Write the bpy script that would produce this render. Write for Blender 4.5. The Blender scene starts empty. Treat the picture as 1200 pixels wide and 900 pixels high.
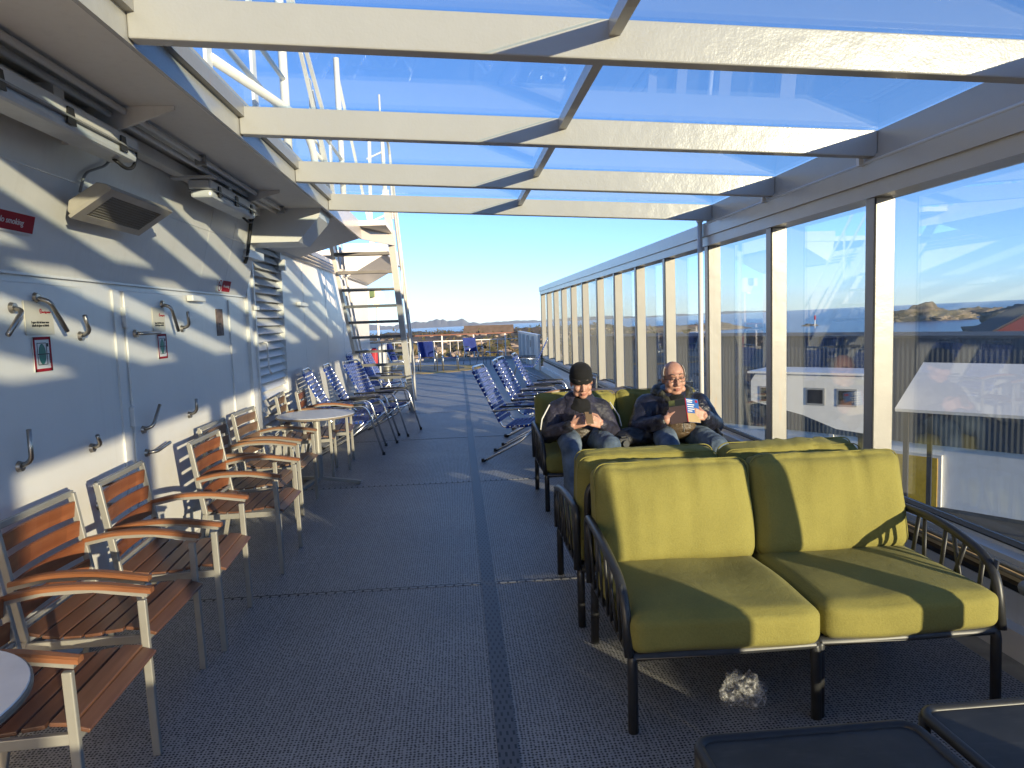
import bpy, bmesh, math, random
from mathutils import Vector, Matrix, noise
random.seed(11)
S = bpy.context.scene
COL = S.collection
V = Vector
EXPOSURE = 1.7
HAZE = 0.00006
PI = math.pi
R = math.radians

# ------------------------------------------------------------------ materials
def nt(name):
    m = bpy.data.materials.new(name); m.use_nodes = True
    t = m.node_tree; b = t.nodes['Principled BSDF']
    return m, t, b
def N(t, typ, **kw):
    n = t.nodes.new(typ)
    for k, v in kw.items():
        if k in n.inputs: n.inputs[k].default_value = v
        else: setattr(n, k, v)
    return n
def L(t, a, b): t.links.new(a, b)
def coord(t, scale=(1,1,1), kind='Object', rot=(0,0,0)):
    c = N(t, 'ShaderNodeTexCoord'); mp = N(t, 'ShaderNodeMapping')
    mp.inputs['Scale'].default_value = scale; mp.inputs['Rotation'].default_value = rot
    L(t, c.outputs[kind], mp.inputs['Vector']); return mp.outputs['Vector']
def ramp(t, src, stops):
    r = N(t, 'ShaderNodeValToRGB'); e = r.color_ramp.elements
    while len(e) < len(stops): e.new(0.5)
    for i, (p, c) in enumerate(stops):
        e[i].position = p; e[i].color = (*c, 1) if len(c) == 3 else c
    L(t, src, r.inputs['Fac']); return r.outputs['Color']
def noise_n(t, vec, scale, detail=4, rough=.55):
    n = N(t, 'ShaderNodeTexNoise'); n.inputs['Scale'].default_value = scale
    n.inputs['Detail'].default_value = detail; n.inputs['Roughness'].default_value = rough
    L(t, vec, n.inputs['Vector']); return n.outputs['Fac']
def bump(t, b, h, strength=.2, dist=.01):
    bp = N(t, 'ShaderNodeBump'); bp.inputs['Strength'].default_value = strength
    bp.inputs['Distance'].default_value = dist
    L(t, h, bp.inputs['Height']); L(t, bp.outputs['Normal'], b.inputs['Normal'])
def mixc(t, fac, a, c):
    m = N(t, 'ShaderNodeMix', data_type='RGBA')
    if isinstance(fac, float): m.inputs[0].default_value = fac
    else: L(t, fac, m.inputs[0])
    for s, v in ((m.inputs[6], a), (m.inputs[7], c)):
        if isinstance(v, tuple): s.default_value = (*v, 1)
        else: L(t, v, s)
    return m.outputs[2]
def math_n(t, op, a, b=None):
    m = N(t, 'ShaderNodeMath', operation=op)
    for s, v in ((m.inputs[0], a), (m.inputs[1], b)):
        if v is None: continue
        if isinstance(v, (int, float)): s.default_value = v
        else: L(t, v, s)
    return m.outputs[0]
def plain(name, c, rough=.5, metal=0., var=.12, scale=6., bmp=0., bscale=60., spec=.5, kind='Object'):
    m, t, b = nt(name)
    v = coord(t, kind=kind)
    f = noise_n(t, v, scale)
    lo = tuple(x*(1-var) for x in c); hi = tuple(min(1, x*(1+var)) for x in c)
    L(t, ramp(t, f, [(.3, lo), (.7, hi)]), b.inputs['Base Color'])
    b.inputs['Roughness'].default_value = rough; b.inputs['Metallic'].default_value = metal
    b.inputs['Specular IOR Level'].default_value = spec
    if bmp: bump(t, b, noise_n(t, v, bscale, 3), bmp, .004)
    return m
def paint(name, c=(.74,.73,.71), rough=.32, bmp=.12, rust=1):
    m, t, b = nt(name)
    v = coord(t)
    f = noise_n(t, v, 2.2, 5)
    base = ramp(t, f, [(.25, tuple(x*.93 for x in c)), (.75, c)])
    if rust:
        v2 = coord(t, (5, 5, .7)); r1 = noise_n(t, v2, 2.6, 6, .7)
        fac = ramp(t, r1, [(.70 if rust == 1 else .60, (0,0,0)), (.80 if rust == 1 else .72, (1,1,1))])
        fac2 = math_n(t, 'MULTIPLY', fac, .6)
        base = mixc(t, fac2, base, (.46, .27, .12))
        v3 = coord(t, (14, 14, .5)); r3 = noise_n(t, v3, 1.5, 5, .6)
        fac3 = math_n(t, 'MULTIPLY', ramp(t, r3, [(.5, (0,0,0)), (.8, (1,1,1))]), .22)
        base = mixc(t, fac3, base, (.50, .46, .40))
    L(t, base, b.inputs['Base Color'])
    b.inputs['Roughness'].default_value = rough
    h = math_n(t, 'ADD', noise_n(t, v, 9, 3), math_n(t, 'MULTIPLY', noise_n(t, v, 90, 2), .25))
    h = math_n(t, 'ADD', h, math_n(t, 'MULTIPLY', noise_n(t, v, 1.7, 2), 2.5))
    bump(t, b, h, bmp, .012)
    return m
def wood(name, a, c, rough=.42, axis=1):
    m, t, b = nt(name)
    sc = [26, 26, 26]; sc[axis] = 1.6
    v = coord(t, tuple(sc))
    f = noise_n(t, v, 1.0, 7, .62)
    g = noise_n(t, coord(t), 5, 3)
    col = ramp(t, f, [(.28, a), (.52, tuple((x+y)/2 for x, y in zip(a, c))), (.72, c)])
    oi = N(t, 'ShaderNodeObjectInfo')
    ge = N(t, 'ShaderNodeNewGeometry')
    k = math_n(t, 'ADD', math_n(t, 'MULTIPLY', oi.outputs['Random'], .55), math_n(t, 'MULTIPLY', g, .5))
    k = math_n(t, 'ADD', k, math_n(t, 'MULTIPLY', ge.outputs['Random Per Island'], .55))
    col = mixc(t, math_n(t, 'MULTIPLY', k, .55), col, tuple(x*.55 for x in a))
    L(t, col, b.inputs['Base Color']); b.inputs['Roughness'].default_value = rough
    bump(t, b, f, .25, .002)
    return m
def fabric(name, c, var=.18, weave=420, rough=.92, sheen=.04):
    m, t, b = nt(name)
    v = coord(t)
    f = noise_n(t, v, 3.5, 4); f2 = noise_n(t, v, 150, 2)
    k = math_n(t, 'ADD', math_n(t, 'MULTIPLY', f, .6), math_n(t, 'MULTIPLY', f2, .4))
    L(t, ramp(t, k, [(.3, tuple(x*(1-var) for x in c)), (.7, tuple(x*(1+var) for x in c))]), b.inputs['Base Color'])
    b.inputs['Roughness'].default_value = rough
    b.inputs['Sheen Weight'].default_value = sheen; b.inputs['Specular IOR Level'].default_value = .2
    h = math_n(t, 'ADD', math_n(t, 'MULTIPLY', noise_n(t, v, 14, 3), 2.2), f2)
    bump(t, b, h, .35, .004)
    return m
def glass(name, tint=(.86,.95,.96), f0=.06, dirt=.02, dirtcol=(.75,.75,.72), streak=(9,9,.35)):
    m = bpy.data.materials.new(name); m.use_nodes = True; t = m.node_tree
    t.nodes.remove(t.nodes['Principled BSDF']); out = t.nodes['Material Output']
    tr = N(t, 'ShaderNodeBsdfTransparent', Color=(*tint, 1))
    gl = N(t, 'ShaderNodeBsdfGlossy', Roughness=.0)
    lw = N(t, 'ShaderNodeLayerWeight', Blend=.5)
    p = math_n(t, 'POWER', lw.outputs['Facing'], 5)
    F = math_n(t, 'ADD', math_n(t, 'MULTIPLY', p, .5), f0)
    mx = N(t, 'ShaderNodeMixShader'); L(t, F, mx.inputs[0]); L(t, tr.outputs[0], mx.inputs[1]); L(t, gl.outputs[0], mx.inputs[2])
    df = N(t, 'ShaderNodeBsdfDiffuse', Color=(*dirtcol, 1))
    v = coord(t, streak); n1 = noise_n(t, v, 2.2, 6, .65)
    d = math_n(t, 'MULTIPLY', ramp(t, n1, [(.35, (.25,)*3), (.75, (1,1,1))]), dirt)
    m2 = N(t, 'ShaderNodeMixShader'); L(t, d, m2.inputs[0]); L(t, mx.outputs[0], m2.inputs[1]); L(t, df.outputs[0], m2.inputs[2])
    L(t, m2.outputs[0], out.inputs['Surface'])
    return m

M = {}
M['white'] = paint('white_paint', (.72,.70,.66))
M['post'] = paint('post_paint', (.35,.325,.285), .34, .15, rust=2)
M['white_clean'] = paint('white_paint_clean', (.72,.70,.66), rust=False)
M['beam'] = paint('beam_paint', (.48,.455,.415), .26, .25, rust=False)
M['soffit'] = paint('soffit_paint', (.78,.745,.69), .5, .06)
M['grey_metal'] = plain('grey_paint', (.30,.30,.29), .5)
M['alu'] = plain('powder_coated_aluminium', (.30,.285,.25), .4, .25, .1)
M['tube'] = plain('polished_aluminium', (.72,.72,.72), .22, .95, .05)
M['steel'] = plain('stainless_steel', (.36,.33,.29), .3, .95, .12, 20)
M['black'] = plain('black_plastic', (.015,.015,.016), .5)
M['rubber'] = plain('rubber', (.02,.02,.02), .8)
M['anthracite'] = plain('anthracite_frame', (.028,.029,.031), .42, 0, .15, 20, .05, 200)
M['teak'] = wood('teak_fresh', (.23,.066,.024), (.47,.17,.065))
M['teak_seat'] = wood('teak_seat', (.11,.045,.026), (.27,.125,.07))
M['teak_arm'] = wood('teak_arm', (.22,.075,.028), (.44,.185,.075), axis=0)
M['teak_old'] = wood('teak_weathered', (.16,.085,.05), (.32,.20,.13))
M['teak_old_arm'] = wood('teak_arm_weathered', (.22,.10,.05), (.40,.22,.11), axis=0)
M['table_top'] = plain('table_laminate', (.78,.76,.74), .35, 0, .06, 9)
M['olive'] = fabric('olive_fabric', (.25,.222,.06))
M['deck_paint'] = plain('beige_waterway_paint', (.36,.30,.21), .6, 0, .25, 7, .15, 40)
M['yellow'] = plain('yellow_paint', (.62,.36,.03), .6, 0, .2, 8)
M['red'] = plain('red_plastic', (.45,.03,.04), .5)
M['sign_red'] = plain('sign_red', (.34,.012,.022), .6, 0, .05, spec=.15)
M['sign_white'] = plain('sign_white', (.72,.70,.66), .5, 0, .05)
M['paper'] = plain('sign_paper', (.60,.56,.46), .6, 0, .05)
M['sign_black'] = plain('sign_black', (.02,.02,.02), .6)
M['green'] = plain('sign_green', (.02,.17,.12), .5)
M['brown'] = plain('brown_label', (.18,.12,.09), .7, 0, .4, 30)
M['glass'] = glass('window_glass', (.90,.955,.98), .11, .020)
M['roof_glass'] = glass('roof_glass', (.89,.965,.995), .05, .010, streak=(1.2,.6,1.2))
M['grille'] = plain('heater_grille', (.13,.10,.085), .45, .6)
M['frosted'] = plain('lamp_diffuser', (.55,.57,.58), .3)

def floor_mat():
    m, t, b = nt('perforated_deck_tiles')
    v = coord(t)
    vo = N(t, 'ShaderNodeTexVoronoi'); vo.inputs['Scale'].default_value = 66; vo.inputs['Randomness'].default_value = .28
    L(t, v, vo.inputs['Vector'])
    hole = ramp(t, vo.outputs['Distance'], [(.27, (0,0,0)), (.40, (1,1,1))])
    big = noise_n(t, v, 1.1, 5)
    base = ramp(t, big, [(.28, (.29,.286,.282)), (.72, (.41,.40,.385))])
    fine = noise_n(t, v, 26, 3)
    base = mixc(t, math_n(t, 'MULTIPLY', fine, .5), base, (.25,.248,.25))
    # tile joints every 0.345 m
    br = N(t, 'ShaderNodeTexBrick'); br.offset = 0.0
    br.inputs['Scale'].default_value = 1; br.inputs['Mortar Size'].default_value = .003
    br.inputs['Brick Width'].default_value = .345; br.inputs['Row Height'].default_value = .345
    br.inputs['Color1'].default_value = (0,0,0,1); br.inputs['Color2'].default_value = (0,0,0,1); br.inputs['Mortar'].default_value = (1,1,1,1)
    L(t, v, br.inputs['Vector'])
    base = mixc(t, math_n(t, 'MULTIPLY', br.outputs['Color'], .5), base, (.42,.42,.42))
    sc_ = ramp(t, noise_n(t, coord(t, (3.0,.5,1), rot=(0,0,.35)), 2.3, 6, .7), [(.56, (0,0,0)), (.74, (1,1,1))])
    base = mixc(t, math_n(t, 'MULTIPLY', sc_, .28), base, (.40,.39,.37))
    st_ = ramp(t, noise_n(t, coord(t, (1,1,1)), .9, 5, .6), [(.56, (0,0,0)), (.66, (1,1,1))])
    base = mixc(t, math_n(t, 'MULTIPLY', st_, .22), base, (.12,.12,.125))
    dirt = ramp(t, noise_n(t, coord(t, (1,1,1)), 190, 1), [(.77, (0,0,0)), (.8, (1,1,1))])
    base = mixc(t, math_n(t, 'MULTIPLY', dirt, .25), base, (.3,.3,.29))
    col = mixc(t, hole, (.018,.019,.022), base)
    L(t, col, b.inputs['Base Color']); b.inputs['Roughness'].default_value = .5
    b.inputs['Specular IOR Level'].default_value = .35
    bump(t, b, hole, .6, .004)
    return m
M['floor'] = floor_mat()
def strip_mat(along):
    m, t, b = nt('slotted_joint_strip')
    v = coord(t)
    sc = N(t, 'ShaderNodeTexBrick'); sc.offset = .5
    sc.inputs['Scale'].default_value = 1
    sc.inputs['Brick Width'].default_value = .026 if along == 'y' else .055
    sc.inputs['Row Height'].default_value = .045 if along == 'y' else .08
    sc.inputs['Mortar Size'].default_value = .009 if along == 'y' else .007
    if along == 'y':
        c1 = (.008,.009,.011); mo = (.10,.10,.105)
    else:
        c1 = (.27,.265,.255); mo = (.015,.015,.016)
    sc.inputs['Color1'].default_value = (*c1, 1); sc.inputs['Color2'].default_value = (*c1, 1); sc.inputs['Mortar'].default_value = (*mo, 1)
    L(t, v, sc.inputs['Vector'])
    L(t, sc.outputs['Color'], b.inputs['Base Color']); b.inputs['Roughness'].default_value = .5
    return m
M['strip_y'] = strip_mat('y'); M['strip_x'] = strip_mat('x')
def strap_mat():
    m, t, b = nt('blue_white_strap')
    v = coord(t)
    w = N(t, 'ShaderNodeTexWave', wave_type='BANDS', bands_direction='Y'); w.inputs['Scale'].default_value = 5.2
    w.inputs['Distortion'].default_value = 4.0; w.inputs['Detail'].default_value = 2
    L(t, v, w.inputs['Vector'])
    f = ramp(t, w.outputs['Fac'], [(.90, (0,0,0)), (.94, (1,1,1))])
    n = noise_n(t, v, 7, 3)
    blue = ramp(t, n, [(.35, (.010,.034,.20)), (.7, (.025,.075,.34))])
    L(t, mixc(t, f, blue, (.50,.52,.58)), b.inputs['Base Color']); b.inputs['Roughness'].default_value = .6; b.inputs['Specular IOR Level'].default_value = .25
    return m
M['strap'] = strap_mat()
M['mesh_blue'] = fabric('blue_mesh', (.018,.032,.15), .3)

# ------------------------------------------------------------------ geometry helpers
class MB:
    def __init__(s): s.bm = bmesh.new()
    def box(s, c, size, rot=None, bev=0.):
        bm = bmesh.new(); bmesh.ops.create_cube(bm, size=1)
        for v in bm.verts: v.co = V((v.co.x*size[0], v.co.y*size[1], v.co.z*size[2]))
        if bev: bmesh.ops.bevel(bm, geom=bm.edges[:], offset=bev, segments=2, affect='EDGES', profile=.5)
        mt = Matrix.Translation(c)
        if rot is not None: mt = mt @ (rot if isinstance(rot, Matrix) else Matrix.Rotation(rot[0], 4, rot[1]))
        bm.transform(mt); s._add(bm); return s
    def b2(s, x0, x1, y0, y1, z0, z1, bev=0.):
        return s.box(((x0+x1)/2, (y0+y1)/2, (z0+z1)/2), (abs(x1-x0), abs(y1-y0), abs(z1-z0)), None, bev)
    def _add(s, bm, smooth=None):
        if smooth is not None:
            for f in bm.faces: f.smooth = smooth
        me = bpy.data.meshes.new('t'); bm.to_mesh(me); bm.free(); s.bm.from_mesh(me); bpy.data.meshes.remove(me)
    def tube(s, pts, r, seg=8, closed=False, caps=True, flat=1.0):
        pts = [V(p) for p in pts]; n = len(pts)
        bm = bmesh.new(); rings = []
        def tan(i):
            if closed: a, b = pts[(i-1) % n], pts[(i+1) % n]
            else: a, b = pts[max(i-1, 0)], pts[min(i+1, n-1)]
            d = b-a
            return d.normalized() if d.length > 1e-9 else V((0,0,1))
        t0 = tan(0); up = V((0,0,1)) if abs(t0.z) < .9 else V((1,0,0))
        nrm = t0.cross(up).normalized(); prev = t0
        for i in range(n):
            t = tan(i); ax = prev.cross(t)
            if ax.length > 1e-7: nrm = Matrix.Rotation(prev.angle(t), 3, ax.normalized()) @ nrm
            nrm = (nrm - t*nrm.dot(t)).normalized(); prev = t
            bi = t.cross(nrm); rr = r[i] if isinstance(r, (list, tuple)) else r
            rings.append([bm.verts.new(pts[i] + rr*(math.cos(2*PI*k/seg)*nrm + flat*math.sin(2*PI*k/seg)*bi)) for k in range(seg)])
        for i in range(n if closed else n-1):
            a, b = rings[i], rings[(i+1) % n]
            for k in range(seg): bm.faces.new((a[k], a[(k+1) % seg], b[(k+1) % seg], b[k]))
        if caps and not closed:
            bm.faces.new(rings[0][::-1]); bm.faces.new(rings[-1])
        s._add(bm, True); return s
    def bar(s, a, b, w, d, up=(0,0,1)):
        """rectangular bar from a to b, w across, d along `up`"""
        a, b = V(a), V(b); y = (b-a); ln = y.length; y.normalize(); up = V(up)
        x = y.cross(up); x.normalize(); z = x.cross(y)
        m = Matrix((x, y, z)).transposed().to_4x4(); m.translation = (a+b)/2
        return s.box((0,0,0), (w, ln, d), m) if False else s._mbox(m, (w, ln, d))
    def _mbox(s, m, size):
        bm = bmesh.new(); bmesh.ops.create_cube(bm, size=1)
        for v in bm.verts: v.co = V((v.co.x*size[0], v.co.y*size[1], v.co.z*size[2]))
        bm.transform(m); s._add(bm); return s
    def lathe(s, prof, seg=32, c=(0,0,0), axis=None, cap=True):
        bm = bmesh.new(); rings = []
        for r, z in prof:
            rings.append([bm.verts.new((r*math.cos(2*PI*k/seg), r*math.sin(2*PI*k/seg), z)) for k in range(seg)])
        for a, b in zip(rings, rings[1:]):
            for k in range(seg): bm.faces.new((a[k], a[(k+1) % seg], b[(k+1) % seg], b[k]))
        if cap: bm.faces.new(rings[0][::-1]); bm.faces.new(rings[-1])
        m = Matrix.Translation(c)
        if axis is not None: m = m @ V((0,0,1)).rotation_difference(V(axis)).to_matrix().to_4x4()
        bm.transform(m); s._add(bm); return s
    def prism(s, poly, d, m=None):
        """polygon in xy extruded by d along z, then transformed"""
        bm = bmesh.new()
        a = [bm.verts.new((x, y, 0)) for x, y in poly]; b = [bm.verts.new((x, y, d)) for x, y in poly]
        n = len(poly)
        bm.faces.new(a[::-1]); bm.faces.new(b)
        for i in range(n): bm.faces.new((a[i], a[(i+1) % n], b[(i+1) % n], b[i]))
        bmesh.ops.recalc_face_normals(bm, faces=bm.faces[:])
        if m is not None: bm.transform(m)
        s._add(bm); return s
    def ell(s, c, r, rot=None, sub=3):
        bm = bmesh.new(); bmesh.ops.create_icosphere(bm, subdivisions=sub, radius=1)
        m = Matrix.Translation(c) @ (rot.to_4x4() if rot is not None else Matrix.Identity(4)) @ Matrix.Diagonal((*r, 1))
        bm.transform(m); s._add(bm, True); return s
    def cap(s, a, b, ra, rb, seg=14):
        a, b = V(a), V(b); d = b-a; ln = max(d.length, 1e-5); d.normalize()
        prof = [(max(1e-4, ra*math.cos(t)), ra*math.sin(t)) for t in [(-PI/2 + PI/2*k/4) for k in range(5)]]
        prof += [(max(1e-4, rb*math.cos(t)), ln + rb*math.sin(t)) for t in [PI/2*k/4 for k in range(5)]]
        return s.lathe(prof, seg, a, d)
    def build(s, name, mat, parent=None, bevel=0., smooth=None):
        me = bpy.data.meshes.new(name)
        bmesh.ops.recalc_face_normals(s.bm, faces=s.bm.faces[:])
        s.bm.to_mesh(me); s.bm.free()
        for mm in (mat if isinstance(mat, (list, tuple)) else [mat]): me.materials.append(mm)
        o = bpy.data.objects.new(name, me); COL.objects.link(o)
        if parent: o.parent = parent
        if smooth is not None:
            for p in me.polygons: p.use_smooth = smooth
        if bevel:
            md = o.modifiers.new('bevel', 'BEVEL'); md.width = bevel; md.segments = 2; md.limit_method = 'ANGLE'; md.angle_limit = R(40)
        return o
def fillet(pts, r, n=5):
    pts = [V(p) for p in pts]; out = [pts[0]]
    for i in range(1, len(pts)-1):
        p, a, b = pts[i], pts[i-1], pts[i+1]
        rr = r[i-1] if isinstance(r, (list, tuple)) else r
        d1 = (a-p); d2 = (b-p); k = min(rr, d1.length*.48, d2.length*.48)
        q1 = p + d1.normalized()*k; q2 = p + d2.normalized()*k
        for j in range(n+1):
            t = j/n; out.append(q1*(1-t)**2 + p*2*t*(1-t) + q2*t*t)
    out.append(pts[-1]); return out
def tag(o, label=None, cat=None, group=None, kind=None):
    if label: o['label'] = label
    if cat: o['category'] = cat
    if group: o['group'] = group
    if kind: o['kind'] = kind
    return o
def thing(name, label, cat, loc=(0,0,0), rz=0., group=None):
    o = bpy.data.objects.new(name, None); COL.objects.link(o); o.empty_display_size = .1
    o.location = loc; o.rotation_euler = (0,0,rz)
    return tag(o, label, cat, group)
def dup(root, loc, rz, label, group=None):
    r = root.copy(); COL.objects.link(r); r.location = loc; r.rotation_euler = (0,0,rz)
    tag(r, label, None, group)
    for ch in list(root.children):
        c = ch.copy(); COL.objects.link(c); c.parent = r
        for g in list(ch.children):
            d = g.copy(); COL.objects.link(d); d.parent = c
    return r
def struct(name, mb, mat, **kw):
    return tag(mb.build(name, mat, **kw), kind='structure')
def text_mesh(body, size, mat, m, name, parent, extrude=.001, bold=False, align='CENTER', shear=0.):
    cu = bpy.data.curves.new('txt', 'FONT'); cu.body = body; cu.size = size; cu.extrude = extrude
    cu.align_x = align; cu.align_y = 'CENTER'; cu.shear = shear
    if bold: cu.offset = size*.02
    o = bpy.data.objects.new('txt', cu); COL.objects.link(o)
    dg = bpy.context.evaluated_depsgraph_get()
    me = bpy.data.meshes.new_from_object(o.evaluated_get(dg)); bpy.data.objects.remove(o); bpy.data.curves.remove(cu)
    me.transform(m); me.materials.clear(); me.materials.append(mat); me.name = name
    q = bpy.data.objects.new(name, me); COL.objects.link(q)
    if parent: q.parent = parent
    return q
# ------------------------------------------------------------------ camera, light, sky
TO_SUN = V((1.0, -1.62, .272)).normalized()
cam_d = bpy.data.cameras.new('camera'); cam = bpy.data.objects.new('camera', cam_d); COL.objects.link(cam); S.camera = cam
cam_d.sensor_width = 36; cam_d.lens = 832/1200*36; cam_d.clip_end = 30000; cam_d.clip_start = .05
Mw = Matrix(((0.996, -0.042, 0.074), (-0.078, -0.091, 0.993), (-0.035, -0.995, -0.094)))
Yc = V((535-600, 374-450, 832)).normalized(); dd = V((1535-600, 374-35-450, 832))
Zc = Yc.cross(dd).normalized()
if Zc.y > 0: Zc = -Zc
Xc = Yc.cross(Zc)
if Xc.x < 0: Xc = -Xc
Mw = Matrix((Xc, Yc, Zc))                       # image axes -> deck axes
rot = Matrix((Mw.col[0], -Mw.col[1], -Mw.col[2])).transposed()
cam.matrix_world = Matrix.Translation((0, 0, 1.62)) @ rot.to_4x4()
def ray(u, v): return Mw @ V((u-600, v-450, 832))
def at_dist(u, v, d):
    r = ray(u, v); r = r/math.hypot(r.x, r.y); return V((0,0,1.62)) + r*d

sun_d = bpy.data.lights.new('sun', 'SUN'); sun_d.energy = 3.5; sun_d.angle = R(.5); sun_d.color = (1.0, .79, .52)
sun = bpy.data.objects.new('sun', sun_d); COL.objects.link(sun)
sun.rotation_euler = TO_SUN.to_track_quat('Z', 'Y').to_euler()
W = bpy.data.worlds.new('World'); S.world = W; W.use_nodes = True
wt = W.node_tree; bg = wt.nodes['Background']
sky = wt.nodes.new('ShaderNodeTexSky'); sky.sky_type = 'NISHITA'; sky.sun_disc = False
sky.sun_elevation = math.asin(TO_SUN.z); sky.sun_rotation = math.atan2(TO_SUN.x, TO_SUN.y)
sky.altitude = 0; sky.air_density = .62; sky.dust_density = .1; sky.ozone_density = 3.0
tint = wt.nodes.new('ShaderNodeMix'); tint.data_type = 'RGBA'; tint.blend_type = 'MULTIPLY'; tint.inputs[0].default_value = 1
tint.inputs[7].default_value = (.95, .915, 1.0, 1)
wt.links.new(sky.outputs[0], tint.inputs[6]); wt.links.new(tint.outputs[2], bg.inputs['Color']); bg.inputs['Strength'].default_value = .105
S.view_settings.view_transform = 'Standard'; S.view_settings.look = 'None'; S.view_settings.exposure = EXPOSURE; S.view_settings.gamma = 1
S.view_settings.use_curve_mapping = False
S.cycles.use_denoising = True; S.cycles.max_bounces = 10; S.cycles.diffuse_bounces = 4; S.cycles.glossy_bounces = 5
S.cycles.transparent_max_bounces = 24; S.cycles.sample_clamp_indirect = 6; S.cycles.caustics_reflective = False; S.cycles.caustics_refractive = False

# ------------------------------------------------------------------ deck
struct('deck_floor', MB().b2(-7, 2.33, -5, 29.4, -.25, 0), M['floor'])
struct('waterway', MB().b2(2.33, 2.62, -5, 29.4, -.25, -.006), M['deck_paint'])
struct('drain_strip', MB().b2(.085, .165, -5, 12.0, 0, .004).b2(.115, .175, 12.0, 24.5, 0, .0035), M['strip_y'])
sm = MB()
for y in (-1.30, 1.47, 4.235, 7.0, 9.68, 12.45, 15.2):
    sm.b2(-1.95, .083, y-.02, y+.02, 0, .003); sm.b2(.177, 2.325, y-.02, y+.02, 0, .003)
struct('joint_strip', sm, M['strip_x'])
sm = MB(); sm.lathe([(.01, 0), (2.1, 0), (2.1, .005), (.01, .005)], 64, (-1.35, 23.7, 0))
struct('painted_circle', sm, M['yellow'])
sm = MB(); sm.lathe([(.01, 0), (1.55, 0), (1.55, .006), (.01, .006)], 64, (-1.35, 23.75, .003))
struct('painted_circle_centre', sm, plain('faded_deck_paint', (.17,.155,.11), .7, 0, .25, 5))

# ------------------------------------------------------------------ deckhouse wall (left)
XW = -2.0
wall = thing('deckhouse_wall', 'long white steel deckhouse wall along the left side of the deck', 'wall', (XW, 0, 0))
def WX(y0, y1, z0, z1, x1=0., x0=-.3): return MB().b2(x0, x1, y0, y1, z0, z1)
mb = MB()
mb.b2(-.3, 0, -5, 6.99, 0, 1.895); mb.b2(-.3, 0, 8.44, 16.5, 0, 2.66); mb.b2(-.3, 0, 6.99, 7.24, 0, 2.66)
mb.b2(-.3, -.08, 7.24, 8.44, 0, 2.66); mb.b2(-.08, 0, 7.24, 8.44, 0, .32); mb.b2(-.08, 0, 7.24, 8.44, 2.50, 2.66)
mb.b2(-.32, .022, -5, 16.5, 0, .12)
mb.build('lower_wall', M['white'], wall)
mb = MB(); mb.prism([(-.3,1.9),(.012,1.9),(.212,2.67),(-.3,2.67)], 11.985, Matrix(((1,0,0,0),(0,0,-1,6.985),(0,1,0,0),(0,0,0,1)))); mb.b2(-.02, .018, -5, 6.985, 1.893, 1.905)
mb.build('upper_wall', M['white'], wall)
mb = MB(); mb.b2(0, .03, 6.97, 7.06, .12, 2.60); mb.b2(0, .012, 4.33, 4.41, .12, 1.86); mb.b2(0, .012, 6.45, 6.49, .12, 1.86)
mb.build('corner_trim', M['white_clean'], wall)
# storage doors with clamp handles
def clamp(parent, y, z, ang, ln=.15, out=.075, bend=.07):
    d = V((0, math.cos(ang), math.sin(ang)))
    p = V((0, y, z))
    mb = MB()
    mb.lathe([(.034, .0), (.034, .012), (.026, .016), (.022, .03), (.022, .034)], 16, p, (1,0,0))
    mb.tube(fillet([p+V((.012,0,0)), p+V((out,0,0))+d*.02, p+V((out+.012,0,0))+d*ln], .045), .0112, 10)
    mb.build('clamp_handle', M['steel'], parent)
for (y0, y1, hs) in ((1.9, 3.99, [(3.55, 1.79, -.95, .2), (3.92, 1.60, 2.2, .13), (3.36, 1.74, -2.5, .2), (3.30, 1.03, 1.7, .17), (3.93, 1.0, 2.3, .1), (3.94, .79, .1, .1), (2.6, 1.6, 1., .15), (3.95, .68, -.2, .08)]),
                     (4.46, 5.40, [(5.0, 1.79, -1.2, .2), (4.56, 1.60, .0, .2), (5.32, 1.62, 2.0, .13), (4.56, 1.0, .9, .18), (5.33, .99, 1.8, .12), (4.58, .85, .15, .2), (5.33, .75, .2, .1)])):
    d = MB().b2(0, .016, y0, y1, .30, 1.86).build('storage_door', M['white_clean'], wall, bevel=.006)
    for (y, z, a, ln) in hs: clamp(d, y, z, a, ln)
    mb = MB()
    for k in (.5, 1.1, 1.7): mb.box((.02, y0-.015, k), (.03, .05, .12), None, .004)
    mb.build('hinge', M['white_clean'], d)
# louvred vent panel
lv = MB()
for y in (7.255, 8.425): lv.b2(-.05, .02, y-.02, y+.02, .34, 2.48)
lv.b2(-.05, .02, 7.27, 8.41, 2.46, 2.50); lv.b2(-.05, .02, 7.27, 8.41, .32, .36)
lo = lv.build('louvre_frame', M['white_clean'], wall)
lv = MB()
for k in range(25):
    z = .40 + k*.084
    lv.box((-.022, 7.84, z), (.004, 1.13, .098), Matrix.Rotation(R(-38), 4, 'Y'))
lv.build('louvre_slats', M['white_clean'], lo)
mb = MB(); mb.tube(fillet([(.02, 7.45, 1.45), (.06, 7.45, 1.45), (.06, 7.45, 1.18), (.06, 7.55, 1.12)], .04), .009, 8)
mb.box((.03, 7.25, 1.80), (.03, .10, .04)); mb.box((.03, 7.3, .78), (.03, .10, .05)); mb.build('louvre_latch', M['white_clean'], lo)
mb = MB()
for y in (2.35, 3.0, 5.72, 6.3): mb.bar((.0125, y, 1.91), (.211, y, 2.665), .008, .005, (1,0,-.26))
for y in (9.6, 11.2, 12.8, 14.4): mb.b2(0, .003, y-.005, y+.005, .13, 2.44)
mb.b2(0, .003, 8.46, 16.4, 1.30, 1.31); mb.box((.1335, .98, 2.363), (.004, 11.9, .007)); mb.build('weld_seam', M['white_clean'], wall)
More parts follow.
